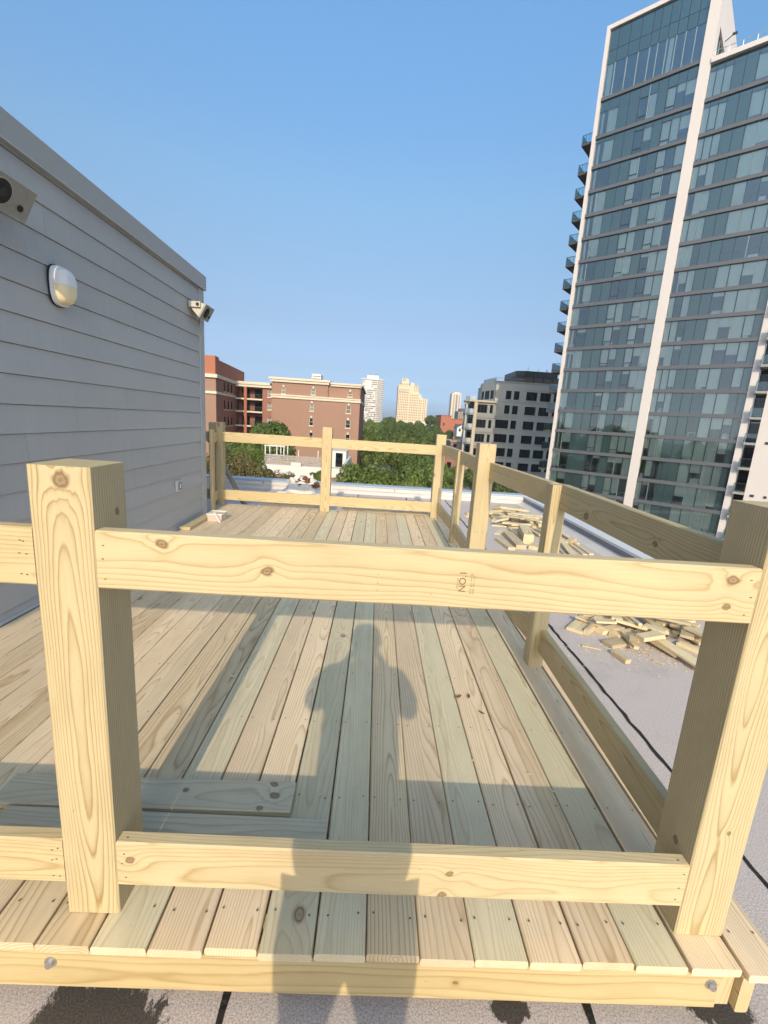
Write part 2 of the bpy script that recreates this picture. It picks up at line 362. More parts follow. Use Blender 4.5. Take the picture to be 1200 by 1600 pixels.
# ------------------------------------------------------------------ facade with real openings
def facade_mesh(x0, x1, z0, z1, holes, depth):
    """wall in the x-z plane facing -y with openings and their reveals"""
    mb = MB(); xs = sorted({x0, x1, *[h[0] for h in holes], *[h[2] for h in holes]}); zs = sorted({z0, z1, *[h[1] for h in holes], *[h[3] for h in holes]})
    for i in range(len(xs)-1):
        for j in range(len(zs)-1):
            cx, cz = (xs[i]+xs[i+1])/2, (zs[j]+zs[j+1])/2
            if any(h[0] < cx < h[2] and h[1] < cz < h[3] for h in holes): continue
            mb.quad((xs[i],0,zs[j]),(xs[i+1],0,zs[j]),(xs[i+1],0,zs[j+1]),(xs[i],0,zs[j+1]))
    for a,b,c,d in holes:
        D = depth
        mb.quad((a,0,b),(a,D,b),(c,D,b),(c,0,b)); mb.quad((a,0,d),(c,0,d),(c,D,d),(a,D,d))
        mb.quad((a,0,b),(a,0,d),(a,D,d),(a,D,b)); mb.quad((c,0,b),(c,D,b),(c,D,d),(c,0,d))
    return mb
wcache = {}
def window(parent, a, b, c, d, y, mat, fmat, kind='sash', name='window', sill=None):
    """glazed window (frame with glass as sub-part) set back in its opening; a,b,c,d = x0,z0,x1,z1"""
    w, h = round(c-a,2), round(d-b,2); key = (w,h,mat.name,fmat.name,kind)
    if key not in wcache:
        t = .07
        fb = MB().box(0,-.05,0,w,.05,t).box(0,-.05,h-t,w,.05,h).box(0,-.05,t,t,.05,h-t).box(w-t,-.05,t,w,.05,h-t)
        if kind == 'sash': fb.box(t,-.04,h/2-.03,w-t,.04,h/2+.03)
        if kind == 'double': fb.box(w/2-.05,-.04,t,w/2+.05,.04,h-t)
        if kind == 'triple':
            for q in (1/3, 2/3): fb.box(w*q-.04,-.04,t,w*q+.04,.04,h-t)
        wcache[key] = (fb.mesh('window_frame', fmat), MB().box(t,.0,t,w-t,.02,h-t).mesh('pane', mat))
    fm, gm = wcache[key]
    o = link(name, fm, parent, (a, y, b)); link('pane', gm, o)
    if sill: MB().box(-.12,-.3,-.14,w+.12,.02,-.004).build('sill', sill, o)
    return o
# ------------------------------------------------------------------ brick apartment block (left, 90 m off)
bk = thing('brick_apartment_building', 'tan and red brick apartment block with cream cornice bands behind the far deck rail', 'building', (-12, 92, GZ))
def B(x, y, z): return rel(bk, (x, y, z))
def bpart(name, mb, mat, kind=None, smooth=False): return mb.build(name, mat, bk, B(0,0,0), kind=kind)
holes = []
wins_main = [(-12.95,2.35,-12.2,3.85),(-13.0,-.5,-12.2,1.0),(-12.95,-3.3,-12.15,-1.85),(-5.75,2.35,-4.8,3.85),(-5.75,-.5,-4.8,1.05),(-5.65,-3.3,-4.75,-1.8),(-18.58,5.32,-17.82,6.58),(-12.78,5.5,-11.92,6.66)]
bpart('wall', facade_mesh(-20.5,-9.5,GZ,8.0,[w for w in wins_main if w[0] < -9.5],.25), M['brick_main']).location.y += 90
bpart('wall', facade_mesh(-9.5,-3.1,GZ,4.6,[w for w in wins_main if w[0] > -9.5],.25), M['brick_main']).location.y += 90
w2 = (-5.58,5.6,-4.7,6.55)
bpart('wall', facade_mesh(-9.5,-3.1,4.6,7.7,[w2],.25), M['brick_main']).location.y += 90.6
bpart('side_wall', MB().box(-3.1,90.02,GZ,-3.05,117,7.7), M['brick_red'])
bpart('side_wall', MB().box(-9.5,90.02,4.9,-9.44,98,8.0), M['brick_red'])
bpart('roof', MB().box(-20.4,90.5,7.6,-9.6,117,7.95).box(-9.55,91.1,7.3,-3.15,117,7.65), M['tanroof'])
bpart('cornice', MB().box(-20.75,89.6,7.55,-9.25,90.3,8.0).box(-20.95,89.4,8.0,-9.05,117,8.4).box(-9.04,90.2,7.4,-2.9,90.9,7.75).box(-9.04,90.0,7.75,-2.7,117,8.08), M['stone_trim'])
bpart('band_course', MB().box(-20.6,89.75,4.5,-3.0,89.998,4.95).box(-20.7,89.6,4.95,-2.9,90.55,5.2).box(-3.048,89.9,4.5,-2.9,117,5.1), M['stone_trim'])
for w in wins_main: window(bk, *B(w[0],0,w[1])[::2], B(w[2],0,0)[0], B(0,0,w[3])[2], B(0,90.16,0)[1], M['darkglass'] if w[1] < 1 else M['tanwin'] if w[0] > -9 else M['midwin'], M['frame_lt'], 'sash', sill=M['stone_trim'])
window(bk, *B(w2[0],0,w2[1])[::2], B(w2[2],0,0)[0], B(0,0,w2[3])[2], B(0,90.76,0)[1], M['tanwin'], M['frame_lt'], 'sash', sill=M['stone_trim'])
for w in wins_main + [w2]:
    yy = 90.6 if w is w2 else 90
    bpart('keystone', MB().box((w[0]+w[2])/2-.18, yy-.06, w[3]+.05, (w[0]+w[2])/2+.18, yy-.003, w[3]+.4), M['stone_trim'])
bpart('roof_unit', MB().box(-13.3,94,7.95,-11.5,98,9.85), M['white_tower'])
ru = MB()
for k in range(3): ru.box(-13.2,93.94,8.3+k*.5,-11.6,93.998,8.5+k*.5)
bpart('louvre', ru, M['midwin'])
# recessed link with balconies
bpart('link_wall', facade_mesh(-27.7,-20.5,GZ,6.2,[(-27.6,4.1,-22.4,6.0),(-27.6,1.6,-22.4,3.75),(-27.6,-1.2,-22.4,1.3),(-27.6,-4.0,-22.4,-1.5),(-21.4,4.5,-20.62,5.9),(-21.4,2.05,-20.62,3.4),(-21.4,-.7,-20.62,.6)],1.9), M['brick_red']).location.y += 90.4
bpart('link_cornice', MB().box(-27.7,89.9,6.22,-20.55,90.6,6.7).box(-27.7,89.7,6.7,-20.8,104,7.2), M['stone_trim'])
bpart('recess_wall', MB().box(-27.7,92.32,GZ,-22.3,92.6,6.2), M['brick_red'])
for zf in (3.75,1.3,-1.5):
    bpart('balcony_slab', MB().box(-27.69,90.1,zf,-22.35,92.3,zf+.3), M['stone_trim'])
    bb = MB()
    for k in range(26): bb.box(-27.5+k*.2,90.3,zf+.3,-27.47+k*.2,90.33,zf+1.1)
    bb.box(-27.6,90.28,zf+1.1,-22.4,90.35,zf+1.16); bpart('balcony_railing', bb, M['frame_dk'])
    for x in (-26.9,-24.4): 
        bpart('balcony_door', MB().box(x,92.26,zf+.32,x+1.5,92.316,zf+2.1), M['darkglass'])
bpart('pillar', MB().box(-25.95,90.0,GZ,-25.4,90.38,6.2), M['brick_orange'])
for zf in (4.5,2.05,-.7): window(bk, *B(-21.4,0,zf)[::2], B(-20.62,0,0)[0], B(0,0,zf+1.38)[2], B(0,90.6,0)[1], M['midwin'], M['frame_lt'], 'sash', sill=M['stone_trim'])
# left wing running towards the camera
bpart('wing_front', MB().box(-40,75,GZ,-26.1,75.4,6.75), M['brick_main'])
wg = MB(); wg._add([(-26.1,75,GZ),(-27.7,90.4,GZ),(-27.7,90.4,7.0),(-26.1,75,7.0)], [(0,1,2,3)]); bpart('wing_side', wg, M['brick_red'])
bpart('wing_cornice', MB().prism([(-40,74.6),(-25.75,74.6),(-27.4,90.3),(-40,90.3)],6.5,7.05), M['stone_trim'])
bpart('wing_band', MB().prism([(-40,74.75),(-25.92,74.75),(-27.55,90.3),(-40,90.3)],3.95,4.35), M['stone_trim'])
bpart('penthouse_wall', MB().prism([(-40,75.1),(-26.2,75.1),(-26.45,77.6),(-40,77.6)],7.05,9.95).prism([(-40,77.6),(-26.45,77.6),(-28.2,98),(-40,98)],7.05,9.55), M['brick_orange'])
for (py, z0, z1) in [(y, z, z+1.55) for z in (4.65,1.6,-1.3) for y in (81.0,83.8,86.6)]:
    xx = -26.1 - (py-75)*.1039
    b = MB().box(-.02,-.42,0,.06,.42,z1-z0); o = b.build('side_window', M['darkglass'], bk, B(xx,py,z0), rz=.1036)
    MB().box(.0,-.55,-.18,.16,.55,-.02).build('sill', M['stone_trim'], o)

# ------------------------------------------------------------------ grey stucco apartment block (right, 105 m off)
gb = thing('grey_apartment_building', 'pale grey stucco block with dark square windows left of the glass tower', 'building', (34, 110, GZ))
def G(x, y, z): return rel(gb, (x, y, z))
def gpart(name, mb, mat): return mb.build(name, mat, gb, G(0,0,0))
rows = [(8.08,10.02),(4.81,6.72),(1.43,3.36),(-1.83,.08),(-5.12,-3.15),(-8.33,-6.45)]
cols_top = [(29.85,31.1),(31.7,33.0)]; cols_low = [(28.12,31.15),(31.7,33.0)]; cols_c = [(34.6,37.16),(37.85,40.35),(41.05,43.5),(44.4,46.9)]
holes = []
for i,(za,zb) in enumerate(rows):
    for c in (cols_top if i < 2 else cols_low) + cols_c: holes.append((c[0],za,c[1],zb))
gpart('wall', facade_mesh(27.4,48,GZ,11.9,holes,.35), M['conc']).location.y += 105
for h in holes:
    window(gb, *G(h[0],0,h[1])[::2], G(h[2],0,0)[0], G(0,0,h[3])[2], G(0,105.24,0)[1], M['darkglass'], M['frame_dk'], 'triple' if h[2]-h[0] > 2.9 else 'double' if h[2]-h[0] > 2 else 'plain')
gpart('string_course', MB().box(27.38,104.86,7.55,48,104.998,7.75).box(27.38,104.86,4.1,33.3,104.998,4.25).box(33.4,104.88,10.4,48,104.998,10.55).box(27.38,104.8,11.9,48,105.4,12.05), M['conc'])
for h in holes: gpart('sill', MB().box(h[0]-.12,104.86,h[1]-.16,h[2]+.12,104.997,h[1]-.01), M['conc'])
# angled left shoulder of the upper floors
lw = MB(); lw._add([(27.4,105,7.6),(26.9,117,7.6),(26.9,117,12.0),(27.4,105,12.0)], [(0,3,2,1)])
gpart('shoulder_wall', MB().prism([(27.39,105.2),(27.39,117),(26.4,117),(25.9,113)],7.2,12.0), M['conc'])
gpart('core', MB().box(27.6,105.4,GZ,48,125,11.8), M['conc'])
for (t0,t1) in ((.1,.3),(.4,.7),(.8,.95)):
    p0 = Vector((27.39,105.2,0)); p1 = Vector((25.9,113,0)); a = p0.lerp(p1,t0); b = p0.lerp(p1,t1); n = Vector((-.98,-.19,0))*.06
    q = MB(); q._add([tuple(a+n+Vector((0,0,8.1))),tuple(b+n+Vector((0,0,8.1))),tuple(b+n+Vector((0,0,10))),tuple(a+n+Vector((0,0,10))),
                      tuple(a-n+Vector((0,0,8.1))),tuple(b-n+Vector((0,0,8.1))),tuple(b-n+Vector((0,0,10))),tuple(a-n+Vector((0,0,10)))], [(0,3,2,1),(4,5,6,7),(0,1,5,4),(3,7,6,2),(0,4,7,3),(1,2,6,5)])
    gpart('shoulder_window', q, M['darkglass'])
# corner bay with balconies
zs = [7.2,3.85,.6,-2.7,-6.0,-9.3]
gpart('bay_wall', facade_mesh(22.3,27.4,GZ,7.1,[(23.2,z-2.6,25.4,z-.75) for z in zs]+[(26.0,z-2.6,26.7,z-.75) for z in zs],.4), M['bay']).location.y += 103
gpart('bay_core', MB().box(22.4,103.5,GZ,27.5,115,6.9), M['conc'])
for z in zs:
    window(gb, *G(23.2,0,z-2.6)[::2], G(25.4,0,0)[0], G(0,0,z-.75)[2], G(0,103.28,0)[1], M['darkglass'], M['frame_dk'], 'triple')
    window(gb, *G(26.0,0,z-2.6)[::2], G(26.7,0,0)[0], G(0,0,z-.75)[2], G(0,103.28,0)[1], M['darkglass'], M['frame_dk'], 'plain')
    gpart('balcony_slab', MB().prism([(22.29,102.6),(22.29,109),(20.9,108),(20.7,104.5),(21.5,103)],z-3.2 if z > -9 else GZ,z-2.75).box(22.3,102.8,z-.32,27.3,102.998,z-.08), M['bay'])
    gpart('balcony_railing', MB().prism([(22.27,102.72),(22.27,102.78),(21.55,103.1),(20.8,104.6),(21.0,107.9),(20.9,107.9),(20.72,104.5),(21.5,103.02)],z-2.74,z-1.8), M['conc'] if z < 7 else M['cap'])
    gpart('bay_recess', MB().box(22.2,104.0,z-2.7,22.397,108,z-.5), M['darkglass'])
gpart('pillar', MB().box(22.3,102.5,GZ,23.0,102.99,7.1), M['conc_warm'])
gpart('pillar', MB().box(20.75,104.3,GZ,21.15,104.8,7.1), M['conc'])
gpart('bay_roof', MB().prism([(22.0,102.4),(27.3,102.6),(27.3,108),(21.0,109),(20.4,104.4),(21.2,102.9)],6.95,7.35), M['conc_warm'])
gpart('bay_roof_rail', MB().prism([(21.3,103.0),(22.6,102.7),(22.6,102.76),(21.3,103.08)],7.35,8.2).prism([(20.6,104.5),(21.3,103.0),(21.34,103.04),(20.66,104.5)],7.35,8.2), M['cap'])
rr = MB()
for k in range(17): rr.box(26.8+k*.45,105.1,12.05,26.83+k*.45,105.13,12.75)
rr.box(26.8,105.09,12.72,34,105.14,12.78); gpart('roof_railing', rr, M['mull_lt'])
gpart('roof_glass_rail', MB().prism([(27.3,105.2),(26.2,113),(26.25,113),(27.36,105.2)],12.0,12.8), M['cap'])
gpart('penthouse', MB().prism([(33.7,112),(35.6,111),(50,111),(50,122),(33.7,122)],11.9,14.1), M['penthouse'])
gpart('penthouse_top', MB().prism([(33.6,111.9),(35.5,110.8),(43.5,110.8),(43.5,122),(33.6,122)],14.1,15.35), M['frame_dk'])
pf = MB()
for k in range(7): pf.box(35.4+k*2.3,110.85,12.0,35.6+k*2.3,110.998,14.1)
gpart('penthouse_post', pf, M['frame_dk'])
mx_ = MB()
for x,h in ((36.3,.7),(36.6,1.1),(39,.6),(41,.8),(41.3,.5),(42.4,.9),(42.7,1.0)): mx_.tube([(x,112,15.35),(x,112,15.35+h)],.09,6)
gpart('roof_vent', mx_, M['steel'])
# ------------------------------------------------------------------ glass tower (right, 70 m off); local x along its front, y into it
tw = thing('glass_tower', 'tall teal glass apartment tower with white piers and corner balconies', 'tower', (28.443, 69.263, GZ), math.radians(-42.3554))
ZB = 31.425                                             # local z of the reference slab
def T(name, mb, mat, parent=None, kind=None): return mb.build(name, mat, parent or tw, (0,0,ZB), kind=kind)
rng = random.Random(3)
fl = [21.7, 18.0] + [15.0 - 3*i for i in range(16)]      # slab levels
H1 = {21.7: 4.5, 18.0: 3.7}
m1 = [0.0,1.12,2.42,3.69,4.92,6.02,7.0,8.08,9.13,10.09,11.24]
k1 = 'ggsswgswgg'
m2 = [12.42,13.07,13.89,14.73,15.86,16.99,18.23,19.49,20.72,21.68,22.5]
k2 = 'gggssggggs'
T('core', MB().box(.3,5.0,-31.4,22.3,20,25.6).box(.3,5.0,25.6,12.1,15.5,34.0), M['room'])
T('pier', MB().box(11.25,-.35,-31.4,12.4,.9,34.9), M['twhite'])
T('pier', MB().box(22.52,-.35,-31.4,23.2,.9,26.0), M['twhite'])
T('pier', MB().box(-.47,-.30,-31.4,-.02,.9,34.4), M['twhite'])
T('crown_coping', MB().box(-.47,-.3,34.41,11.24,.9,34.9), M['twhite'])
sidew = MB()                                            # penthouse flank with its tall window opening
sidew.box(11.9,.91,25.9,12.4,1.3,34.9).box(11.9,1.3,30.2,12.4,14.5,34.9).box(11.9,7.4,25.9,12.4,14.5,30.2)
T('flank_wall', sidew, M['twhite'])
T('flank_window', MB().box(12.1,1.3,25.9,12.16,7.4,30.2), M['spandrel'])
fm = MB()
for y in (1.3,3.3,5.3): fm.box(12.17,y,25.9,12.25,y+.09,30.2)
fm.box(12.17,1.3,28.0,12.26,7.4,28.1); T('flank_mullion', fm, M['mull_lt'])
T('back_wall', MB().box(-.02,.9,-31.4,.25,17,34.3), M['slab'])
T('roof', MB().box(-.02,.95,34.0,11.9,15,34.3).box(12.41,.95,25.2,23.1,20,25.6), M['slab'])
T('fascia', MB().box(12.41,-.5,25.62,23.4,1.5,26.15), M['twhite'])
T('roof_parapet', MB().box(12.41,6.5,25.6,15.4,9.5,30.5).box(15.41,6.5,25.6,26,6.9,28.3), M['twhite'])
rp = MB()
for k in range(9): rp.tube([(12.6+k*1.3,0.2,26.15),(12.6+k*1.3,.2,27.1)],.03,5)
rp.box(12.5,.18,27.08,23.2,.22,27.14); T('roof_railing', rp, M['mull_lt'])
T('roof_lamp', MB().tube([(12.41,5,30.8),(12.8,5,31.0),(13.2,5,31.25)],.06,6).box(13.1,4.85,31.2,13.6,5.15,31.36), M['mull'])
pm = {}
def panel(kind, w, h):
    key = (kind, round(w,2), round(h,2))
    if key not in pm:
        b = MB()
        if kind == 's': b.box(.03,0,0,w-.03,.06,h)
        else: b.box(.03,.02,0,w-.03,.05,h)
        pm[key] = b.mesh('panel', M['spandrel'] if kind == 's' else M['glass'])
    return pm[key]
bm_ = {}
def blind(w, h):
    key = (round(w,2), round(h,2))
    if key not in bm_: bm_[key] = MB().box(.06,.16,-h,w-.06,.19,0).mesh('blind', M['blind'])
    return bm_[key]
fr_ = {}
def opframe(w, h):
    key = (round(w,2), round(h,2))
    if key not in fr_:
        t = .07; sb = .5
        fr_[key] = MB().box(0,-.03,0,t,.06,h).box(w-t,-.03,0,w,.06,h).box(t,-.03,sb,w-t,.06,sb+.09).box(t,-.03,h-t,w-t,.06,h).mesh('window_frame', M['mull'])
    return fr_[key]
items = []
mul = MB(); mull = MB()
for bay, (ms, ks) in enumerate(((m1,k1),(m2,k2))):
    for z in fl:
        h = {21.7: 4.5, 18.0: 3.7}.get(z, 3.0)
        if bay == 1 and z == 21.7: h = 3.9
        b0, b1 = z + .46, z + h - .004
        x0, x1 = ms[0]-.0, ms[-1]
        dropz = .0
        T('slab_band', MB().box(x0-.12 if bay else x0,-.22,z,x1,.0,z+.40).box(x0,-.12,z+.40,x1,.02,z+.455), M['band'])
        T('floor_slab', MB().box(x0+.02,.1,z+.05,x1-.02,5.0,z+.34), M['slab'])
        hh = b1 - b0
        if h > 3.5:                                     # taller storeys carry a spandrel strip at the head
            hs = h - 3.2
            for i in range(len(ms)-1):
                link('spandrel_panel', panel('s', ms[i+1]-ms[i], hs), tw, (ms[i], 0, ZB+b1-hs))
            hh -= hs + .02
        mode = rng.random()
        for i, k in enumerate(ks):
            w = ms[i+1]-ms[i]
            if k == 's': link('spandrel_panel', panel('s', w, hh), tw, (ms[i],0,ZB+b0)); continue
            link('window_pane', panel('g', w, hh), tw, (ms[i],0,ZB+b0))
            if k == 'w': link('window_frame', opframe(w, hh), tw, (ms[i],0,ZB+b0))
            p = rng.random()
            grp = (bay == 1 and i >= 5)
            full = .30 if grp and mode < .55 else .72
            if (bay == 0 and i == 0) or (grp and mode < .5 and z > -12): full = .12
            if p < full: link('blind', blind(w, hh - rng.choice([0.0,.02,.05,.35])), tw, (ms[i],0,ZB+b0+hh-.02))
            elif p < full + .16: link('blind', blind(w, rng.choice([.45,.8,1.1,1.4])), tw, (ms[i],0,ZB+b0+hh-.02))
            if rng.random() < (.35 if grp else .16): items.append((ms[i], w, z+.345, rng.random()))
            if bay == 0 and i == 0: T('curtain', MB().box(ms[i]+.35,.2,b0,ms[i]+.62,.3,b0+hh-.1), M['blind'])
        for i in range(1, len(ms)-1):
            (mull if ks[i] != 's' and ks[i-1] != 's' and rng.random() < .35 else mul).box(ms[i]-.028,-.04,b0-.004,ms[i]+.028,.07,b1)
        if rng.random() < .8: T('partition', MB().box(m1[4]-.05 if bay == 0 else m2[3]-.05,.25,z+.35,m1[4]+.05 if bay == 0 else m2[3]+.05,5,z+h), M['room'])
# penthouse storey
z = 26.2
mp = [0.0,1.15,2.55,3.88,5.18,6.1,7.12,8.12,9.12,10.2,11.24]
T('slab_band', MB().box(0,-.22,z,11.24,.0,z+.40).box(0,-.12,z+.40,11.24,.02,z+.455), M['band'])
T('floor_slab', MB().box(.02,.1,z+.05,11.2,5,z+.34), M['slab'])
for i in range(10):
    w = mp[i+1]-mp[i]
    link('window_pane', panel('g', w, 3.75), tw, (mp[i],0,ZB+26.66))
    link('spandrel_panel', panel('s', w, 2.3), tw, (mp[i],0,ZB+32.0))
    link('spandrel_panel', panel('s', w, 1.5), tw, (mp[i],0,ZB+30.45))
    if i in (0,6): link('blind', blind(w*.6, 3.7), tw, (mp[i]+.2,0,ZB+30.4))
    if i: mull.box(mp[i]-.03,-.04,26.66,mp[i]+.03,.07,30.43); mul.box(mp[i]-.02,-.03,30.45,mp[i]+.02,.07,34.3)
T('mullions', mul, M['mull'], kind='stuff'); T('mullions', mull, M['mull_lt'], kind='stuff')
# pale furniture seen low behind the glass
fs = MB()
for (x, w, zf, r) in items:
    d = .35 + .4*r
    if r < .4: fs.box(x+.15,.45,zf,x+w*.95,1.2,zf+.38).box(x+.15,1.0,zf+.38,x+w*.95,1.2,zf+.75)
    elif r < .7: fs.box(x+.1,.4,zf+.0,x+.1+w*.5,.9,zf+.72)
    else: fs.box(x+.2,.5,zf+.62,x+w*.85,1.1,zf+.68).box(x+.24,.54,zf,x+.29,.6,zf+.62).box(x+w*.8-.05,.54,zf,x+w*.8,.6,zf+.62)
T('room_furnishings', fs, M['white'], kind='stuff')
T('base', MB().box(-.9,.3,-31.4,22.4,6,-30.02), M['slab'])
# left corner balconies
def balcony(x0, x1, y0, y1, z, open_side):
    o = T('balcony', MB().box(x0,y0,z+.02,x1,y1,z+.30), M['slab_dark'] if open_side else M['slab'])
    g_ = MB(); r_ = MB()
    ex = x0 if open_side else x1
    g_.box(x0+.03,y0+.03,.36,x1-.03,y0+.05,1.32); r_.box(x0,y0+.02,1.33,x1,y0+.06,1.39)
    if open_side: g_.box(x0+.03,y0+.06,.36,x0+.05,y1,1.32); r_.box(x0+.02,y0+.06,1.33,x0+.06,y1,1.39)
    n = 3
    for k in range(n+1):
        xx = x0 + (x1-x0)*k/n; r_.box(xx-.02,y0+.055,.3,xx+.02,y0+.09,1.33)
    if open_side:
        for k in range(1,4): r_.box(x0+.055,y0+(y1-y0)*k/3-.02,.3,x0+.09,y0+(y1-y0)*k/3+.02,1.33)
    link('balcony_glass', g_.mesh('balcony_glass', M['railglass']), o, (0,0,z)); link('balcony_rail', r_.mesh('balcony_rail', M['mull']), o, (0,0,z))
    return o
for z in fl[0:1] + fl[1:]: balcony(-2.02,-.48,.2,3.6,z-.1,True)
# right recess with balconies and the white stair wall beyond
T('recess_wall', MB().box(23.2,2.6,-31.4,30,3.0,26), M['spandrel'])
T('stair_wall', MB().box(24.35,-.1,-31.4,36,.6,26), M['twhite'])
T('slot_windows', MB().box(25.2,-.16,-17.9,25.6,-.104,-17.6).box(24.9,-.16,-24.3,25.3,-.104,-24.0).box(26.2,-.16,-24.3,26.5,-.104,-24.0), M['mull'])
for z in fl: balcony(23.21,24.34,-1.1,2.58,z-.1,False)
for z in fl: T('balcony_door', MB().box(23.25,2.5,z+.3,24.3,2.58,z+2.6), M['darkglass'])

# ------------------------------------------------------------------ far towers and low roofs
t1 = thing('white_high_rise', 'far white high-rise with banded balcony floors standing beyond the trees', 'tower', (-10, 715, GZ))
def F(par, name, mb, mat, kind=None): return mb.build(name, mat, par, rel(par,(0,0,0)), kind=kind)
F(t1,'wall',MB().box(-27.4,700,GZ,5.2,730,61),M['midwin'])
sl2 = MB(); r5 = random.Random(5)
for k in range(24):
    z = -10+k*2.95
    if z < 60: sl2.box(-27.6,699.3,z,-4.2,700-.02,z+1.25).box(-3.6,699.0,z,5.6,700-.02,z+1.1).box(5.22,700,z,5.8,728,z+1.1)
for k in range(70):
    x = -27.4+r5.random()*21; z = -8.75+2.95*r5.randrange(22); sl2.box(x,699.5,z,x+1+r5.random()*3,699.95,z+1.68)
F(t1,'balcony_slab',sl2,M['white_tower'],'stuff')
F(t1,'blank_panel',MB().box(-23,699.2,47,-12.5,699.9,60),M['white_tower']); F(t1,'corner_pier',MB().box(-4.2,698.8,GZ,-3.6,700-.03,61),M['white_tower'])
F(t1,'roof_slab',MB().box(-28,699,61,6,731,62.3),M['white_tower'])
F(t1,'plant_room',MB().box(-20,705,62.3,-2.5,725,68),M['white_tower'])
F(t1,'roof_mast',MB().tube([(-15,715,68),(-15,715,71)],.35,6).tube([(-9,715,68),(-9,715,70)],.5,6).tube([(-5,715,68),(-5,715,72)],.3,6),M['mull'])
t2 = thing('beige_stepped_tower', 'far beige stone apartment tower stepping down to the right beyond the trees', 'tower', (42, 620, GZ))
F(t2,'tower_mass',MB().box(24.5,601,GZ,40,640,48.6),M['beige']); F(t2,'tower_mass',MB().box(28.1,604,48.6,38,635,53).box(28.3,604,53,37.3,620,57),M['beige'])
F(t2,'tower_mass',MB().box(40,602,GZ,45,640,52.2),M['beige']); F(t2,'tower_mass',MB().box(40,600,GZ,52,601.9,40.8).box(45,601.9,GZ,51.5,640,48),M['beige'])
F(t2,'tower_mass',MB().box(52,600,GZ,57.5,640,34.5).box(52,601,34.5,55,630,38),M['beige']); F(t2,'tower_mass',MB().box(57.5,600,GZ,63.5,640,32.2),M['beige'])
wv = MB()
for (xa,xb,yf,zt) in ((25.3,39.5,600.9,46),(40.6,51.5,599.9,39),(45.4,51.2,601.8,47),(52.6,57,599.9,33),(58.2,63,599.9,31),(28.8,37,603.9,52)):
    x = xa
    while x + 1.1 < xb:
        z = 4.0 if yf < 602 else 42
        if xa == 28.8: z = 49.3
        while z + 1.7 < zt: wv.box(x,yf,z,x+1.05,yf+.08,z+1.75); z += 3.15
        x += 2.3
wv.box(30,603.9,54.6,33.5,603.98,56)
F(t2,'windows',wv,M['tanwin'],'stuff')
F(t2,'cornice',MB().box(24.3,600.2,40.4,40,600.98,41.1).box(24.3,600.5,48.6,40,602,49.2).box(24.3,600.3,14,40,600.98,14.6).box(57.4,599.6,32.2,63.8,640,32.8).box(44.8,601,48.01,51.8,603,48.8),M['stone_trim'])
t3 = thing('slim_cream_tower', 'far slim cream tower with vertical piers beside the grey block', 'tower', (151, 910, GZ))
F(t3,'wall',MB().box(142.5,901,GZ,160,925,61),M['midwin'])
F(t3,'pier',MB().box(142,900,GZ,145.2,925,62).box(148.2,899.8,GZ,150.2,901.2,63.5).box(153.8,899.8,GZ,155.6,901.2,63.5).box(158.8,900,GZ,160.5,925,62),M['slim'])
F(t3,'crown',MB().box(142.4,900.2,61,160.2,925,63.4).box(146,901,63.4,157,920,65.4),M['slim'])
fb = MB()
for k in range(24): fb.box(145.3,900.5,-10+k*3,148.1,900.99,-8.9+k*3).box(155.7,900.5,-10+k*3,158.7,900.99,-8.9+k*3)
F(t3,'balcony_band',fb,M['slim'],'stuff')
t4 = thing('dark_mid_rise', 'far dark mid-rise block between the slim cream tower and the grey building', 'building', (165, 830, GZ))
F(t4,'wall',MB().box(142,815,GZ,185,850,27).box(148,820,27,180,850,32),M['penthouse'])
wv = MB()
for i in range(14):
    for j in range(11): wv.box(143.5+i*3,814.9,-8+j*3.2,145.2+i*3,814.99,-6.4+j*3.2)
F(t4,'windows',wv,M['beige'],'stuff'); F(t4,'roof_tank',MB().box(153,822,32,157,830,36),M['white_tower'])
t5 = thing('orange_brick_school', 'far low orange brick building with a flat roof behind the tree canopy', 'building', (44, 270, GZ))
F(t5,'wall',MB().box(36.6,260,GZ,42.5,285,6.5),M['brick_orange']); F(t5,'wall',MB().box(42.52,261,GZ,52,285,4.95),M['brick_orange'])
F(t5,'roof_edge',MB().box(36.4,259.7,6.5,42.7,285.2,6.8).box(42.71,260.7,4.95,52.3,285.2,5.2),M['brick_red'])
F(t5,'window',MB().box(38,259.95,1,39,259.99,2.6),M['darkglass']); F(t5,'window',MB().box(45,260.95,1,46.4,260.99,2.4),M['darkglass'])
def house(name, label, x0, x1, y, z0, ze, zr, wall, roof, dep=9):
    o = thing(name, label, 'house', ((x0+x1)/2, y+dep/2, GZ))
    F(o,'wall',MB().yprism([(x0,GZ),(x1,GZ),(x1,ze),((x0+x1)/2,zr),(x0,ze)],y,y+dep),wall)
    t = .18; e = .35; xm = (x0+x1)/2
    F(o,'roof',MB().yprism([(x0-e,ze-e*.6+.01),(xm,zr+.01),(xm,zr+t),(x0-e,ze-e*.6+t)],y-e,y+dep+e).yprism([(xm,zr+.01),(x1+e,ze-e*.6+.01),(x1+e,ze-e*.6+t),(xm,zr+t)],y-e,y+dep+e),roof)
    for k,xx in enumerate((x0+(x1-x0)*.2, x0+(x1-x0)*.62)):
        w = F(o,'window',MB().box(xx,y-.04,ze-1.9,xx+.9,y-.004,ze-.5),M['darkglass'])
    return o
house('white_house','small white gabled house in front of the orange brick building',39.4,43.9,220,GZ,0.6,2.0,M['wterr'],M['slate'])
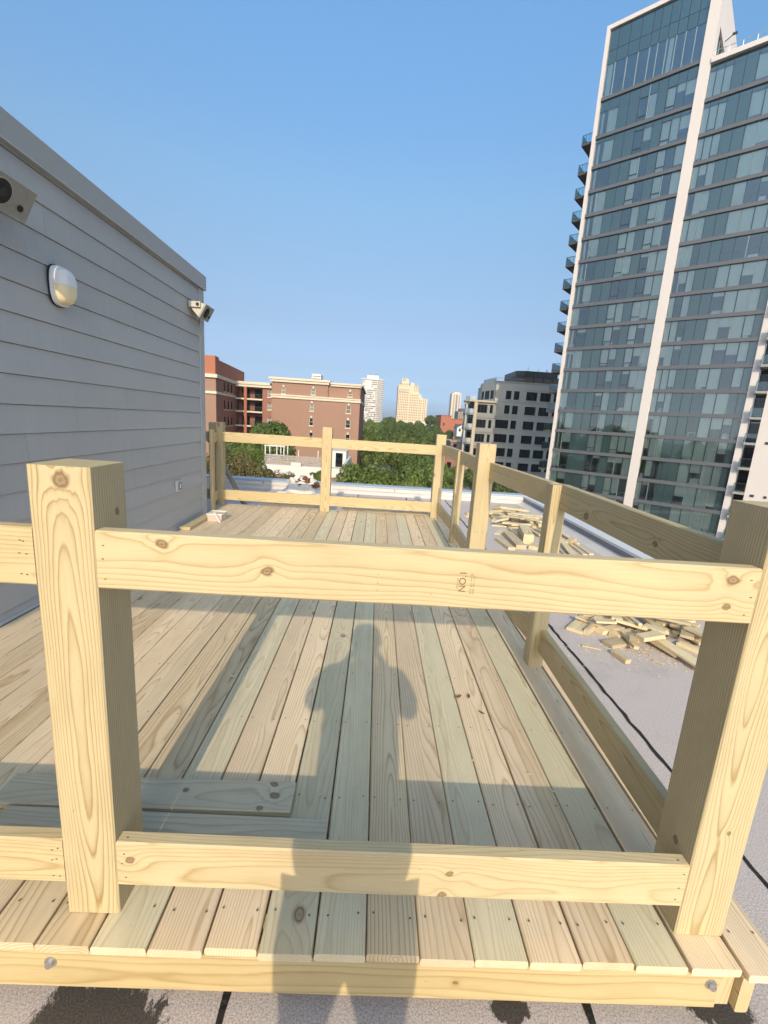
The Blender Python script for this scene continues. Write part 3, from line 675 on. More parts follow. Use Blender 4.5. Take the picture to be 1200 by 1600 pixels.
for (lab, x0, x1, y0, y1, zt, wall, roof) in (('long tan flat roofed house behind the far corner post',25.5,33.5,150,166,-4.0,M['brick_main'],M['tanroof']),
        ('cream flat roofed house below the small white gabled house',36,44,190,204,-3.6,M['stone_trim'],M['tanroof'])):
    o = thing('flat_roofed_house', lab, 'house', ((x0+x1)/2,(y0+y1)/2,GZ))
    F(o,'wall',MB().box(x0,y0,GZ,x1,y1,zt),wall); F(o,'roof',MB().box(x0-.3,y0-.3,zt,x1+.3,y1+.3,zt+.35),roof)
    for k in range(3): F(o,'window',MB().box(x0+1+k*2.4,y0-.04,zt-2.2,x0+2.1+k*2.4,y0-.004,zt-.7),M['darkglass'])
    F(o,'chimney',MB().box(x0+1,y0+3,zt+.35,x0+1.9,y0+4,zt+1.7),M['brick_red'])
house('slate_roofed_house','house with a steep dark slate roof at the foot of the grey building',15.2,20.4,96,GZ,-6.0,-3.4,M['brick_red'],M['slate'],8)
# ------------------------------------------------------------------ neighbour's roof terrace (45 m off)
tr = thing('terrace_building', 'low neighbouring house with white roof parapet and terrace behind the debris sack', 'building', (-7, 49, GZ))
F(tr,'wall',MB().box(-11.4,45.2,GZ,-2.4,55,-4.7),M['brick_main']); F(tr,'parapet',MB().box(-11.6,45,-4.7,-2.3,45.35,-3.75).box(-11.6,45.36,-4.7,-11.3,55,-3.75).box(-2.6,45.36,-4.7,-2.3,55,-3.2).box(-7.9,44.96,-3.74,-6.9,45.3,-3.4),M['wterr'])
F(tr,'roof',MB().box(-11.29,45.36,-4.68,-2.61,55,-4.3),M['tanroof'])
F(tr,'stair_hut',MB().box(-4.6,51,-4.29,-2.7,54.8,-2.4),M['wterr']); F(tr,'hut_door',MB().box(-3.9,50.94,-4.2,-3.1,50.99,-2.6),M['darkglass'])
scn = thing('terrace_screen', 'grey slatted timber screen round the neighbouring roof terrace', 'fence', (-8, 45.8, -4.3))
for k in range(5): F(scn,'screen_post',MB().box(-10.75+k*1.42,45.7,-4.3,-10.65+k*1.42,45.8,-2.72),M['wfence'])
sm_ = MB().box(-.7,-.02,0,.7,.02,.13).mesh('slat', M['wfence'])
for b in range(4):
    for k in range(8): link('slat', sm_, scn, rel(scn,(-10.0+b*1.42,45.82,-4.15+k*.175)))
pg = thing('pergola', 'thin white pergola frame standing on the neighbouring roof terrace', 'pergola', (-9.8, 46.5, -4.3))
for x in (-10.8,-9.6,-8.86):
    for y in (46,48): F(pg,'post',MB().box(x-.05,y-.05,-4.29,x+.05,y+.05,-1.95),M['wterr'])
for y in (46,48): F(pg,'beam',MB().box(-10.9,y-.05,-1.949,-8.76,y+.05,-1.83),M['wterr'])
F(pg,'rail',MB().box(-10.74,45.97,-2.85,-8.92,46.03,-2.78),M['wterr'])
for i,(x,y) in enumerate(((-7.6,47),(-6.6,47.2),(-5.9,46.8))):
    c = thing('terrace_chair', ['grey terrace chair nearest the pergola on the neighbouring roof','middle grey terrace chair on the neighbouring roof','grey terrace chair nearest the stair hut on the neighbouring roof'][i], 'chair', (x,y,-4.3), rz=i*.7, group='chairs on the neighbouring terrace')
    for sx in (-.24,.24):
        for sy in (-.22,.22): MB().box(sx-.02,sy-.02,.002,sx+.02,sy+.02,.42 if sy < 0 else .95).build('leg', M['wfence'], c)
    MB().box(-.27,-.25,.421,.27,.2,.47).build('seat', M['wfence'], c); MB().box(-.27,.245,.5,.27,.28,.95).build('backrest', M['wfence'], c)
for i,(x,h) in enumerate(((-7.35,2.1),(-5.3,2.2))):
    F(thing('terrace_lamp_post','slim white post on the neighbouring terrace, '+('left' if i==0 else 'right')+' of two','post',(x,46,-4.3)),'post',MB().box(x-.04,45.96,-4.29,x+.04,46.04,-4.3+h),M['wterr'])

# ------------------------------------------------------------------ trees
def crown_mesh(name, seed, mat, n=4200, leaf=.26, rx=1.0, rz=.8, lobes=16, gap=.0):
    """leaf cards on the shells of overlapping lumps; unit crown about 1 wide radius, base at z=0"""
    r = random.Random(seed); lob = []
    for i in range(lobes):
        a = r.random()*6.283; q = r.random()**.6*.72; h = .12+.78*r.random()
        k = math.sqrt(max(.05,1-(2*h-1)**2*.75))
        lob.append((math.cos(a)*q*k*rx, math.sin(a)*q*k*rx, h*rz*1.5, .21+.19*r.random()))
    v = []; f = []
    for i in range(n):
        lx,ly,lz,lr = lob[r.randrange(lobes)]
        d = Vector((r.gauss(0,1), r.gauss(0,1), r.gauss(0,1)+.25)).normalized()
        p = Vector((lx,ly,lz)) + d*lr*(.55+.5*r.random()**.5)*Vector((1,1,.8)).length/1.63
        s = leaf*(.6+.8*r.random())
        nrm = (d + Vector((r.gauss(0,.38), r.gauss(0,.38), r.gauss(0,.38)+.1))).normalized()
        a = nrm.orthogonal().normalized(); a.rotate(Matrix.Rotation(r.random()*6.28,3,nrm)); b = nrm.cross(a)
        o = len(v); a *= s*.5; b *= s*.36
        v += [tuple(p-a), tuple(p+b), tuple(p+a), tuple(p-b)]; f.append((o,o+1,o+2,o+3))
    me = bpy.data.meshes.new(name); me.from_pydata(v,[],f); me.materials.append(mat); return me, lob
def tree(name, label, loc, height, radius, var, group=None, cat='tree', rz=0):
    me, lob = var
    t = thing(name, label, cat, loc, rz, group)
    ch = min(radius*2.1, height*.8); cz = height - ch*.98
    c = link('crown', me, t, (0,0,cz)); c.scale = (radius, radius, ch/1.55)
    tk = MB(); w = .03*height*.55
    tk.tube([(0,0,0),(.05*radius,0,cz*.6),(0,.04*radius,cz+ch*.25),(.02,0,cz+ch*.6)],[w,w*.8,w*.6,w*.2],7)
    for l in lob[:6]: tk.tube([(0,.02,cz+ch*.1),(l[0]*radius*.5,l[1]*radius*.5,cz+l[2]*ch/1.55*.6),(l[0]*radius,l[1]*radius,cz+l[2]*ch/1.55)],[w*.5,w*.3,w*.1],5)
    tk.build('trunk', M['bark'], t); return t
VA = crown_mesh('crown_a', 1, M['leaf'], 13000, .085, lobes=22)
VB = crown_mesh('crown_b', 2, M['leaf'], 13000, .085, lobes=18)
VC = crown_mesh('crown_c', 3, M['leaf_dark'], 13000, .085, lobes=20)
VD = crown_mesh('crown_d', 4, M['leaf_dark'], 13000, .085, lobes=26)
VE = crown_mesh('crown_e', 5, M['leaf_brown'], 14000, .06, lobes=26)
VF = crown_mesh('crown_f', 6, M['leaf'], 16000, .06, lobes=34)
tree('broadleaf_tree','leafy mid-green tree close behind the parapet, right of the middle far post',(.1,35,GZ),10.95,3.6,VF)
tree('broadleaf_tree','smaller leafy tree close behind the parapet below the far top rail',(3.6,38,GZ),9.4,2.8,VB)
tree('broadleaf_tree','broad dark tree in front of the brick building, rising above the left far rail',(-14.0,60,GZ),13.2,4.6,VD)
tree('broadleaf_tree','dark tree beside the red brick wing at the left end of the far rail',(-18.6,62,GZ),11.0,3.0,VC)
tree('broadleaf_tree','dark tree hidden partly by the terrace, behind the left far rail',(-16.5,50,GZ),9.5,3.6,VC)
for i,(x,y,h,r_,va) in enumerate(((-7.2,25.5,11.3,1.5,VE),(-5.6,25,10.75,1.6,VE),(-4.2,24.6,10.35,1.2,VE),(-9.2,27.5,11.4,1.8,VE))):
    tree('bushy_tree',['olive-brown bushy tree behind the diagonal brace','olive-brown bushy tree left of the debris sack, second along the parapet','low olive-brown bushy tree just left of the debris sack','olive-brown bushy tree at the left end of the parapet beside the wall'][i],(x,y,GZ),h,r_,va,'bushy trees along the far parapet',rz=i*1.9)
tree('small_tree','small bright green tree rising behind the debris sack',(-2.9,26,GZ),10.35,.85,VA)
tree('small_tree','light green young tree in front of the dark left tree, beneath the far top rail',(-9.0,33,GZ),11.3,1.7,VF)
far = [ # right of the middle: row under the rail, then the park canopy
 (6.6,56,9.6,2.9,VC),(9.4,62,8.8,2.8,VD),(6.2,74,9.4,3.4,VD),(10.3,84,8.0,2.8,VC),(13.1,70,7.4,2.2,VC),(18.6,78,7.2,2.4,VD),(20.3,66,7.4,2.2,VC),(22.4,88,8.0,2.6,VC),(9.0,100,8.2,3.6,VD),
 (-3.5,112,10.6,5.2,VA),(4.5,108,9.6,5.0,VB),(10.5,116,9.4,4.4,VA),(-.5,132,11.4,5.6,VB),(8.5,136,11.0,5.4,VA),(15.5,142,10.4,4.8,VC),
 (-3.6,158,12.8,6.0,VA),(5,162,12.3,6.2,VD),(14,166,12.4,6.2,VC),(21,172,11.6,5.2,VD),(0,190,13.6,6.2,VB),(10,196,13.8,6.6,VC),(19.5,200,13.8,6.4,VD),(27,205,12.6,5.4,VC),
 (-4,228,14.8,6.6,VA),(6,236,16.8,6.0,VD),(14,240,15.4,6.8,VC),(23,244,15.8,6.6,VB),(31.5,246,14.4,6.0,VC),(38,236,11.6,4.6,VD),(29,250,18.6,3.0,VD),(32,252,18.0,2.4,VC)]
for i,(x,y,h,r_,va) in enumerate(far):
    near = y < 105
    tree('street_tree' if near else 'park_tree', 'dark street tree seen between the far rails beyond the parapet' if near else 'round-crowned tree of the distant green canopy before the far towers', (x,y,GZ), h, r_, va, 'street trees beyond the far rail' if near else 'trees of the distant canopy', rz=i*1.3)
# trees west of the roof that the tower glass mirrors
for i in range(16):
    tree('park_tree','tall tree west of the roof, mirrored in the tower glass',(-48-(i%3)*14,-22+i*6.2+(i%2)*3,GZ),15+(i*7)%5,6.0,(VC,VD,VA)[i%3],'trees mirrored in the tower glass',rz=i)

# ------------------------------------------------------------------ parked cars
def car(label, loc, rz, paint, first=[None]):
    c = thing('parked_car', label, 'car', loc, rz, 'cars parked along the street')
    prof = [(-2.1,.28),(2.1,.28),(2.15,.55),(2.05,.78),(1.1,.92),(.45,1.38),(-1.1,1.42),(-1.85,.98),(-2.12,.9)]
    b = MB(); b.yprism(prof,-.86,.86); o = b.build('body', paint, c)
    MB().yprism([(1.0,.95),(.45,1.33),(-1.05,1.36),(-1.7,.98)],-.875,.875).build('side_glass', M['carglass'], c)
    MB()._add([(1.13,-.7,.94),(1.13,.7,.94),(.5,.62,1.375),(.5,-.62,1.375)],[(0,1,2,3)]).build('windscreen', M['carglass'], c)
    for x in (-1.3,1.32):
        for y in (-.8,.8):
            w = MB().tube([(x,y-.1,.32),(x,y+.1,.32)],.32,12).build('wheel', M['tyre'], c)
            MB().tube([(x,y-.11,.32),(x,y+.11,.32)],.19,8).build('rim', M['steel'], w)
    for y in (-.6,.6): MB().box(2.11,y-.18,.58,2.16,y+.18,.72).build('headlight', M['white'], c)
    return c
pw = plain('white_car_paint',(.78,.78,.78),.25,.02); pk = plain('dark_car_paint',(.05,.055,.065),.25,.02); ps = plain('silver_car_paint',(.45,.46,.48),.3,.02)
for i,(x,y,p,l) in enumerate(((16.0,80.5,pw,'white car parked just right of the far corner post'),(12.0,72,ps,'silver car parked among the trees left of the far corner post'),(12.0,92,pw,'white car parked farther up the street among the trees'),(17.9,92,pk,'dark car parked up the street beyond the white one'),(17.9,66,ps,'silver car parked nearest on the right side of the street'))):
    car(l, (x,y,GZ+.005), math.pi/2 if i else .6, p)
# ------------------------------------------------------------------ our own roof, parapets and the grey penthouse
RZ = -.20
own = thing('host_building', 'brick building under the deck whose flat grey roof carries it', 'building', (0, 2, GZ))
F(own,'wall',MB().box(-9,-5,GZ,4.42,8.8,RZ-.12),M['brick_main'])
STAINS = [(.13,-.10,.17,.10),(1.23,-.06,.05,.03),(1.84,-.05,.10,.04)]
tg = NT('granulated_roof_sheet'); p = tg.pos()
sp = tg.noise(p, 190, 4, .75); bl = tg.noise(p, 1.6, 4, .6); st_ = tg.ramp(tg.noise(p, 3.2, 5, .65), [(.56,0.0),(.70,1.0)])
cc = tg.mix(tg.ramp(sp,[(.40,0.0),(.58,1.0)]), (.31,.265,.255), (.68,.60,.58)); cc = tg.mix(tg.m('MULTIPLY',bl,.45), cc, (.54,.47,.45)); cc = tg.mix(tg.m('MULTIPLY',st_,.22), cc, (.22,.20,.19))
gx, gy, gz_ = tg.xyz(p)
nz = tg.m('SUBTRACT', tg.noise(tg.v('MULTIPLY', p, (1.0,.55,1.0)), 14.0, 9, .78), .5)
def stain(cx, cy, rx, ry):
    dx = tg.m('DIVIDE', tg.m('SUBTRACT', gx, cx), rx); dy = tg.m('DIVIDE', tg.m('SUBTRACT', gy, cy), ry)
    d = tg.m('ADD', tg.m('ADD', tg.m('MULTIPLY', dx, dx), tg.m('MULTIPLY', dy, dy)), tg.m('MULTIPLY', nz, 5.0))
    return tg.ramp(d, [(.75,1.0),(1.0,0.0)])
near = None
for q_ in STAINS:
    k_ = stain(*q_); near = k_ if near is None else tg.m('MAXIMUM', near, k_)
cc = tg.mix(tg.m('MULTIPLY', near, .93), cc, tg.mix(tg.ramp(sp,[(.3,0.0),(.75,1.0)]), (.018,.015,.013), (.075,.065,.055)))
tg.pbr(cc, .85, 0, .3, tg.bump(sp, .5, .004)); M['rooftop'] = tg.mat
for i,(x0,x1) in enumerate(((-9,-1.47),(-1.46,-.56),(-.548,.444),(.456,1.454),(1.466,2.287),(2.30,4.04))):
    MB().box(x0,-5,RZ-.119,x1,8.49,RZ).build('roof_sheet', M['rooftop'], kind='structure')
bt = MB(); r6 = random.Random(9)
for xs in (-.554,.450,1.460,2.294):
    y = -2.0; pl = []; pr = []
    while y < 8.4:
        w_ = .006+.008*r6.random(); j = .012*(r6.random()-.5)
        pl.append((xs-w_+j,y,RZ+.003)); pr.append((xs+w_+j,y,RZ+.003)); y += .07
    n = len(pl); bt._add(pl+pr, [(i,n+i,n+i+1,i+1) for i in range(n-1)])
o = bt.build('bitumen_seams', M['bitumen'], kind='structure')
pw_ = thing('parapet_wall','low grey membrane parapet with metal cap along the far and right roof edges','wall',(1,8.6,RZ))
F(pw_,'upstand',MB().box(-9,8.49,RZ-.1,4.05,8.62,-.04),M['membrane']); F(pw_,'upper_band',MB().box(-9,8.465,-.115,4.02,8.489,-.036),M['membrane'])
F(pw_,'metal_cap',MB().box(-9,8.45,-.035,4.3,8.75,-.003),M['cap'])
F(pw_,'upstand',MB().box(4.07,-5,RZ-.1,4.2,8.48,-.06),M['cap_dark']); F(pw_,'upper_band',MB().box(4.03,-5,-.125,4.069,8.44,-.058),M['cap_dark'])
F(pw_,'base_membrane',MB().yprism([(3.86,RZ+.001),(4.065,RZ+.001),(4.065,-.127)],-5,8.46),M['membrane'])
F(pw_,'metal_cap',MB().box(4.0,-5,-.057,4.28,8.44,-.02),M['cap_light'])
for x in (-1.6,-.2,1.2,2.6): F(pw_,'band_joint',MB().box(x,8.458,-.11,x+.012,8.4645,-.04),M['cap_dark'])

ph_ = thing('grey_clad_penthouse','rooftop stair penthouse clad in grey lap siding along the left of the deck','building',(-3.7,1.5,RZ))
XW = -1.47
F(ph_,'core',MB().box(-6.4,-4,RZ+.001,XW-.04,4.90,2.80),M['trim'])
zt = 2.775; k = 0; sj = random.Random(12)
while zt > .05:
    zb = max(zt-.177, .02)
    js = sorted([-4, 4.785, sj.uniform(-1.5,4.2)])
    for ya, yb in zip(js[:-1], js[1:]):
        b = MB(); b.yprism([(XW-.035,zb),(XW+.004,zb),(XW-.006,zt),(XW-.035,zt)],ya+.001,yb-.001); F(ph_,'siding_board',b,M['siding'])
    zt = zb - .0035; k += 1
F(ph_,'corner_trim',MB().box(XW-.035,4.79,.02,XW+.012,4.925,2.787),M['siding'])
F(ph_,'soffit_strip',MB().box(XW-.03,-4,2.7805,XW+.004,4.93,2.7955),M['trim'])
F(ph_,'drip_edge',MB().box(XW+.0352,-4.1,2.797,XW+.039,4.95,2.803),M['flash'])
F(ph_,'fascia',MB().box(-6.5,-4.1,2.797,XW+.035,4.95,2.955),M['trim'])
F(ph_,'base_flashing',MB().box(XW-.03,-4,.0,XW+.012,4.90,.0185),M['flash'])

def wall_light():
    o = thing('bulkhead_light','white and amber oval bulkhead light on the grey siding','wall light',(XW,2.315,2.13))
    W_, H_, D_ = .083, .120, .072
    def dome(t0, t1, s, x0, n=14, m=28):
        mb = MB(); v = []; f = []
        for i in range(n+1):
            a = i/n*math.pi/2
            for j in range(m+1):
                b = t0+(t1-t0)*j/m; c, s_ = math.cos(b), math.sin(b)
                e = 2.6; rr = 1/((abs(c)**e+abs(s_)**e)**(1/e))
                r0 = math.cos(a)**.45
                v.append((x0+D_*s*math.sin(a)**1.0, W_*s*rr*c*r0, H_*s*rr*s_*r0))
        for i in range(n):
            for j in range(m): f.append((i*(m+1)+j, i*(m+1)+j+1, (i+1)*(m+1)+j+1, (i+1)*(m+1)+j))
        return mb._add(v, f)
    def plate(s, x0, x1):
        mb = MB(); pts = []
        for j in range(40):
            b = j/40*2*math.pi; c, s_ = math.cos(b), math.sin(b); rr = 1/((abs(c)**3+abs(s_)**3)**(1/3)); pts.append((W_*s*rr*c, H_*s*rr*s_))
        n = len(pts); v = [(x0,y,z) for y,z in pts]+[(x1,y,z) for y,z in pts]
        return mb._add(v, [tuple(range(n-1,-1,-1)), tuple(range(n,2*n))]+[(i,(i+1)%n,n+(i+1)%n,n+i) for i in range(n)])
    plate(1.10,.006,.016).build('gasket', M['black'], o); plate(1.06,.0165,.04).build('backplate', M['white'], o)
    dome(math.pi,2*math.pi,.97,.0405).build('diffuser', M['diffuser'], o, smooth=True)
    dome(0,math.pi,1.0,.0405).build('hood', M['white'], o, smooth=True)
    return o
wall_light()
def speaker(label, loc, L, tilt, side, d=.155, off=.055):
    """outdoor speaker: trapezoid cabinet extruded along y, woofer and tweeter in the tilted front"""
    o = thing('outdoor_speaker', label, 'speaker', loc, group='speakers on the grey siding')
    q = MB(); c, s = math.cos(tilt), math.sin(tilt)
    # section in local u (out of wall) / w (up); front face from (d, -h/2) to (d, h/2)
    h = .158
    def uw(u, w): return (u*c + w*s + off, -u*s + w*c)
    front = [uw(d,-h/2), uw(d,h/2)]; back = [uw(0,h*.26), uw(0,-h*.26)]
    poly = [front[0], front[1], back[0], back[1]]
    q.yprism(poly, -L/2, L/2); q.build('cabinet', side, o)
    lip = MB(); lip.yprism([uw(d+.001,-h/2-.006),uw(d+.018,-h/2-.006),uw(d+.018,h/2+.006),uw(d+.001,h/2+.006)],-L/2-.006,L/2+.006); lip.build('baffle', M['speaker'], o)
    ax = Vector((c,0,-s)); cen = Vector((uw(d+.018,0)[0],0,uw(d+.018,0)[1]))
    def disc(yo, wo, r, name, mat, th=.004, cone=False):
        b = MB(); up = Vector((s,0,c)); ctr = cen + Vector((0,yo,0)) + up*wo
        pts = [ctr + ax*.001, ctr + ax*(.001+th)]; b.tube([tuple(p_) for p_ in pts], r, 28); ob = b.build(name, mat, o); 
        return ob
    w = disc(-.035,0,.068,'woofer_ring',M['speaker_side'],.003); disc(-.035,0,.062,'woofer',M['black'],.006)
    disc(L*.32,-.030,.017,'tweeter',M['black'],.005); disc(-.035,0,.024,'dust_cap',M['frame_dk'],.012)
    br = MB(); br.box(.001,-L/2-.03,-.035,.012,L/2+.03,.035)
    for sy in (-1,1): br.box(.012,sy*(L/2+.02)-.006,-.03,.13,sy*(L/2+.02)+.006,.03)
    br.build('bracket', M['speaker_side'], o)
    for sy in (-1,1): MB().tube([(.10,sy*(L/2+.0265),0),(.10,sy*(L/2+.036),0)],.018,12).build('bracket_knob', M['black'], o)
    return o
speaker('weathered grey box speaker on the wall at the left picture edge, cone facing the deck',(XW+.012,1.66,2.50),.34,.50,M['speaker'])
speaker('cream sided box speaker at the far corner of the grey siding, against the sky',(XW+.013,4.62,2.54),.25,.50,M['speaker_side'],.120,.030)
ot = thing('wall_outlet','small grey weatherproof outlet box low on the grey siding','outlet',(XW,4.075,.505))
MB().box(.005,-.06,-.06,.03,.06,.06).build('box', M['flash'], ot); MB().box(.0305,-.045,-.045,.034,.045,.045).build('cover', M['cap_dark'], ot); MB().box(.0345,-.012,-.025,.037,.012,.025).build('socket', M['white'], ot)
# ------------------------------------------------------------------ lumber
lc = {}
def lumber_mesh(L, W_, T_, r=.004, seg=1):
    key = (round(L,3), round(W_,4), round(T_,4), r, seg)
    if key in lc: return lc[key]
    pts = []
    for cx, cy, a0 in ((W_/2-r,T_/2-r,0),(-W_/2+r,T_/2-r,90),(-W_/2+r,-T_/2+r,180),(W_/2-r,-T_/2+r,270)):
        for k in range(seg+1):
            a = math.radians(a0 + 90*k/seg); pts.append((cx+r*math.cos(a), cy+r*math.sin(a)))
    mb = MB(); mb.xprism(pts, -L/2, L/2); lc[key] = mb.mesh('lumber', M['rail']); return lc[key]
AX = {'up': ((0,0,1),(1,0,0),(0,1,0)), 'x': ((1,0,0),(0,0,1),(0,-1,0)), 'y': ((0,1,0),(0,0,1),(1,0,0)), 'plank': ((0,1,0),(-1,0,0),(0,0,1))}
def lumber(name, parent, cen, L, W_, T_, ax, mat, r=.004, seg=1, extra=None):
    me = lumber_mesh(L, W_, T_, r, seg)
    o = bpy.data.objects.new(name, me); C.objects.link(o)
    X, Y, Z = (Vector(v) for v in (AX[ax] if isinstance(ax, str) else ax))
    mw = Matrix(((X.x,Y.x,Z.x,0),(X.y,Y.y,Z.y,0),(X.z,Y.z,Z.z,0),(0,0,0,1)))
    if extra: mw = mw @ extra
    loc = Vector(cen) - (parent.location if parent else Vector())
    o.matrix_basis = Matrix.Translation(loc) @ mw
    if parent: o.parent = parent
    o.material_slots[0].link = 'OBJECT'; o.material_slots[0].material = mat
    return o
def rail_to(name, parent, a, b, z, W_, T_, mat):
    a = Vector((*a,z)); b = Vector((*b,z)); X = (b-a).normalized(); Y = Vector((0,0,1)); Z = X.cross(Y)
    return lumber(name, parent, (a+b)/2, (b-a).length, W_, T_, (X,Y,Z), mat)

# ------------------------------------------------------------------ the deck
dk = thing('timber_deck','new pine plank deck with bolted front rim on the flat grey roof','deck',(.2,2.8,RZ))
r9 = random.Random(21)
edges = [.105+.1433*k for k in range(-11,12)]
fe = {0:-.037,1:.105,2:.2525,3:.396,4:.537,5:.684,6:.823,7:.966,8:1.111,9:1.257,10:1.402,11:1.5465,12:1.690}
def ex(k): return fe.get(k, .105+.1433*(k-1))
Y1 = 5.70
DKM = {4:'deck_green',5:'deck_green',6:'deck_brown',0:'deck_brown',-1:'deck_brown',1:'deck_green',8:'deck_green',11:'deck_green',-5:'deck_brown'}
holes_y = [.02,.42,.84,1.25,1.66,2.07,2.48,2.9,3.3,3.72,4.13,4.55,4.96,5.38]
scr = MB()
def screws(xc, half, zt, ys):
    for y in ys:
        for s_ in (-1,1):
            x = xc + s_*half + r9.uniform(-.006,.006); yy = y + r9.uniform(-.008,.008); q = .0036
            scr._add([(x+q*math.cos(a),yy+q*math.sin(a),zt) for a in [k*1.0472 for k in range(6)]], [(0,1,2,3,4,5)])
for k in range(-10,12):
    x0, x1 = ex(k), ex(k+1)
    if x0 < XW+.015: x0 = XW+.015
    gap = r9.choice([.0012,.002,.003,.004,.0055])
    w = x1-x0-gap
    if w < .03: continue
    y0 = -.076 + r9.uniform(-.004,.004); zt = -r9.uniform(0,.0022)
    o = lumber('plank', dk, ((x0+x1)/2,(y0+Y1)/2,zt-.0127), Y1-y0, w, .0254, 'plank', M[DKM.get(k,'deck')], .0075, 3, Matrix.Rotation(r9.uniform(-.0012,.0012),4,'X'))
    screws((x0+x1)/2, w*.34, zt+.0026, holes_y)
lumber('plank', dk, (1.766,2.81,-.0135), 5.78, .136, .0254, 'plank', M['deck'], .005, 2); screws(1.766,.045,.0012,holes_y)
lumber('plank', dk, (1.906,2.80,-.016), 5.78, .118, .0254, 'plank', M['deck'], .005, 2); screws(1.906,.03,-.0015,holes_y)
scr.build('screw_heads', M['screw'], dk, rel(dk,(0,0,0)), kind='stuff')
M['rim'] = wood('pine_rim', (.54,.42,.225), (.37,.255,.105), seed=4.2, contrast=.75, spacing=.014, knots=((.905,.0,.006),(-.5,-.01,.005)))
lumber('rim_joist', dk, (.165,-.0555,-.0885), 3.25, .122, .036, 'x', M['rim'])
lumber('rim_block', dk, (1.8165,-.045,-.0885), .122, .05, .036, 'up', M['rail'])
lumber('side_joist', dk, (1.861,2.8,-.0885), 5.76, .122, .036, 'y', M['rail'])
for y in holes_y: lumber('joist', dk, (.18,y,-.0885), 3.24, .122, .036, 'x', M['scrap'])
for x in (-1.2,-.2,.8,1.7): lumber('sleeper', dk, (x,2.9,-.175), 5.3, .09, .048, 'plank', M['grey_timber'])
for bx,bz in ((.0,-.062),(1.764,-.062)):
    b = MB(); b.tube([(0,0,0),(0,-.003,0)],.0155,20); o = b.build('bolt_washer', M['steel'], dk, rel(dk,(bx,-.0740,bz)))
    MB().tube([(0,-.0032,0),(0,-.012,0)],.0098,6).build('bolt_head', M['steel'], o)

# ------------------------------------------------------------------ railings
def ends(parent, o): pass
PH = 1.234
fr = thing('deck_railing','near pine railing with two square posts across the front of the deck','railing',(.9,.07,.0012))
M['fl_post'] = wood('pine_post_left', LT, DK, seed=1.7, spacing=.0062, pith=(.006,-.120), wob=.020, cath=1.3, knots=((.587,.006,.018),(.50,.025,.008,'z')))
M['fr_post'] = wood('pine_post_right', LT, DK, seed=3.3, spacing=.0062, pith=(-.012,-.118), wob=.022, cath=1.3, knots=((-.37,.0,.010,'z'),(-.27,.01,.006)))
M['top_rail'] = wood('pine_front_top_rail', (.59,.475,.29), (.36,.24,.10), seed=2.1, spacing=.0072, pith=(.045,-.10), wob=.034, contrast=.62, knots=((-.627,.047,.012),(-.386,-.004,.012),(.712,.042,.012),(.711,-.028,.009)))
M['low_rail'] = wood('pine_front_low_rail', (.59,.475,.29), (.36,.24,.10), seed=5.6, spacing=.0068, pith=(-.04,-.095), wob=.030, contrast=.62, knots=((.12,.0115,.009),(.103,-.058,.010),(-.745,.0135,.011)))
lumber('post', fr, (.07,.07,.0012+PH/2), PH, .14, .14, 'up', M['fl_post'], .004)
lumber('post', fr, (1.77,.07,.0012+PH/2), PH, .14, .14, 'up', M['fr_post'], .004)
for z, m in ((1.022,M['top_rail']),(.1665,M['low_rail'])):
    lumber('rail', fr, (.92,.0200,z), 1.557, .14, .038, 'x', m)
    lumber('rail', fr, (-.730,.0235,z-.002), 1.456, .14, .038, 'x', M['rail'])
nm = MB()
for z in (1.022,.1665):
    for x in (.158,1.682,-.02,-.03):
        for dz in (-.045,0,.04):
            xx = x + r9.uniform(-.006,.006); zz = z+dz+r9.uniform(-.006,.006); yy = .0005 if x > 0 else .004
            nm.box(xx-.0022,yy-.0012,zz-.0011,xx+.0022,yy,zz+.0011)
for x in (.165,1.675): nm.box(x-.003,.015,.2366,x+.003,.018,.2376)
nm.build('nail_heads', M['screw'], fr, rel(fr,(0,0,0)), kind='stuff')
# grade stamp printed on the top rail
ink = plain('grey_brown_ink', (.14,.10,.06), .8, .2, 60)
def stamp_text(txt, size, name, parent, cen):
    cu = bpy.data.curves.new(name,'FONT'); cu.body = txt; cu.size = size; cu.align_x = 'CENTER'; cu.align_y = 'CENTER'
    ob = bpy.data.objects.new('tmp', cu); C.objects.link(ob)
    dg = bpy.context.evaluated_depsgraph_get(); me = bpy.data.meshes.new_from_object(ob.evaluated_get(dg)); bpy.data.objects.remove(ob)
    me.materials.clear(); me.materials.append(ink)
    o = link(name, me, parent, rel(parent, cen)); o.rotation_euler = (math.pi/2, -math.pi/2, 0); return o
stamp_text('NO.1', .023, 'grade_stamp', fr, (.992,.0004,1.020))
def faint(parent, x, y, z, n, h, seed, ax='x'):
    b = MB(); q = random.Random(seed)
    for i in range(n):
        zz = -h/2 + h*i/n
        if q.random() < .75:
            if ax == 'x': b.box(-.0022*q.random()-.001,0,zz,.0022*q.random()+.001,.0003,zz+h/n*.55)
            else: b.box(zz,0,-.003*q.random()-.002,zz+h/n*.5,.0003,.003*q.random()+.002)
    return b.build('faint_print', M['faint'], parent, rel(parent,(x,y,z)))
M['faint'] = plain('faded_ink', (.34,.26,.14), .8, .3, 90)
faint(fr,1.012,.0005,1.018,16,.055,1); faint(fr,.980,.0005,1.012,12,.035,2); faint(fr,1.019,.0005,1.015,14,.05,3); faint(fr,.792,.0005,1.006,12,.045,4)

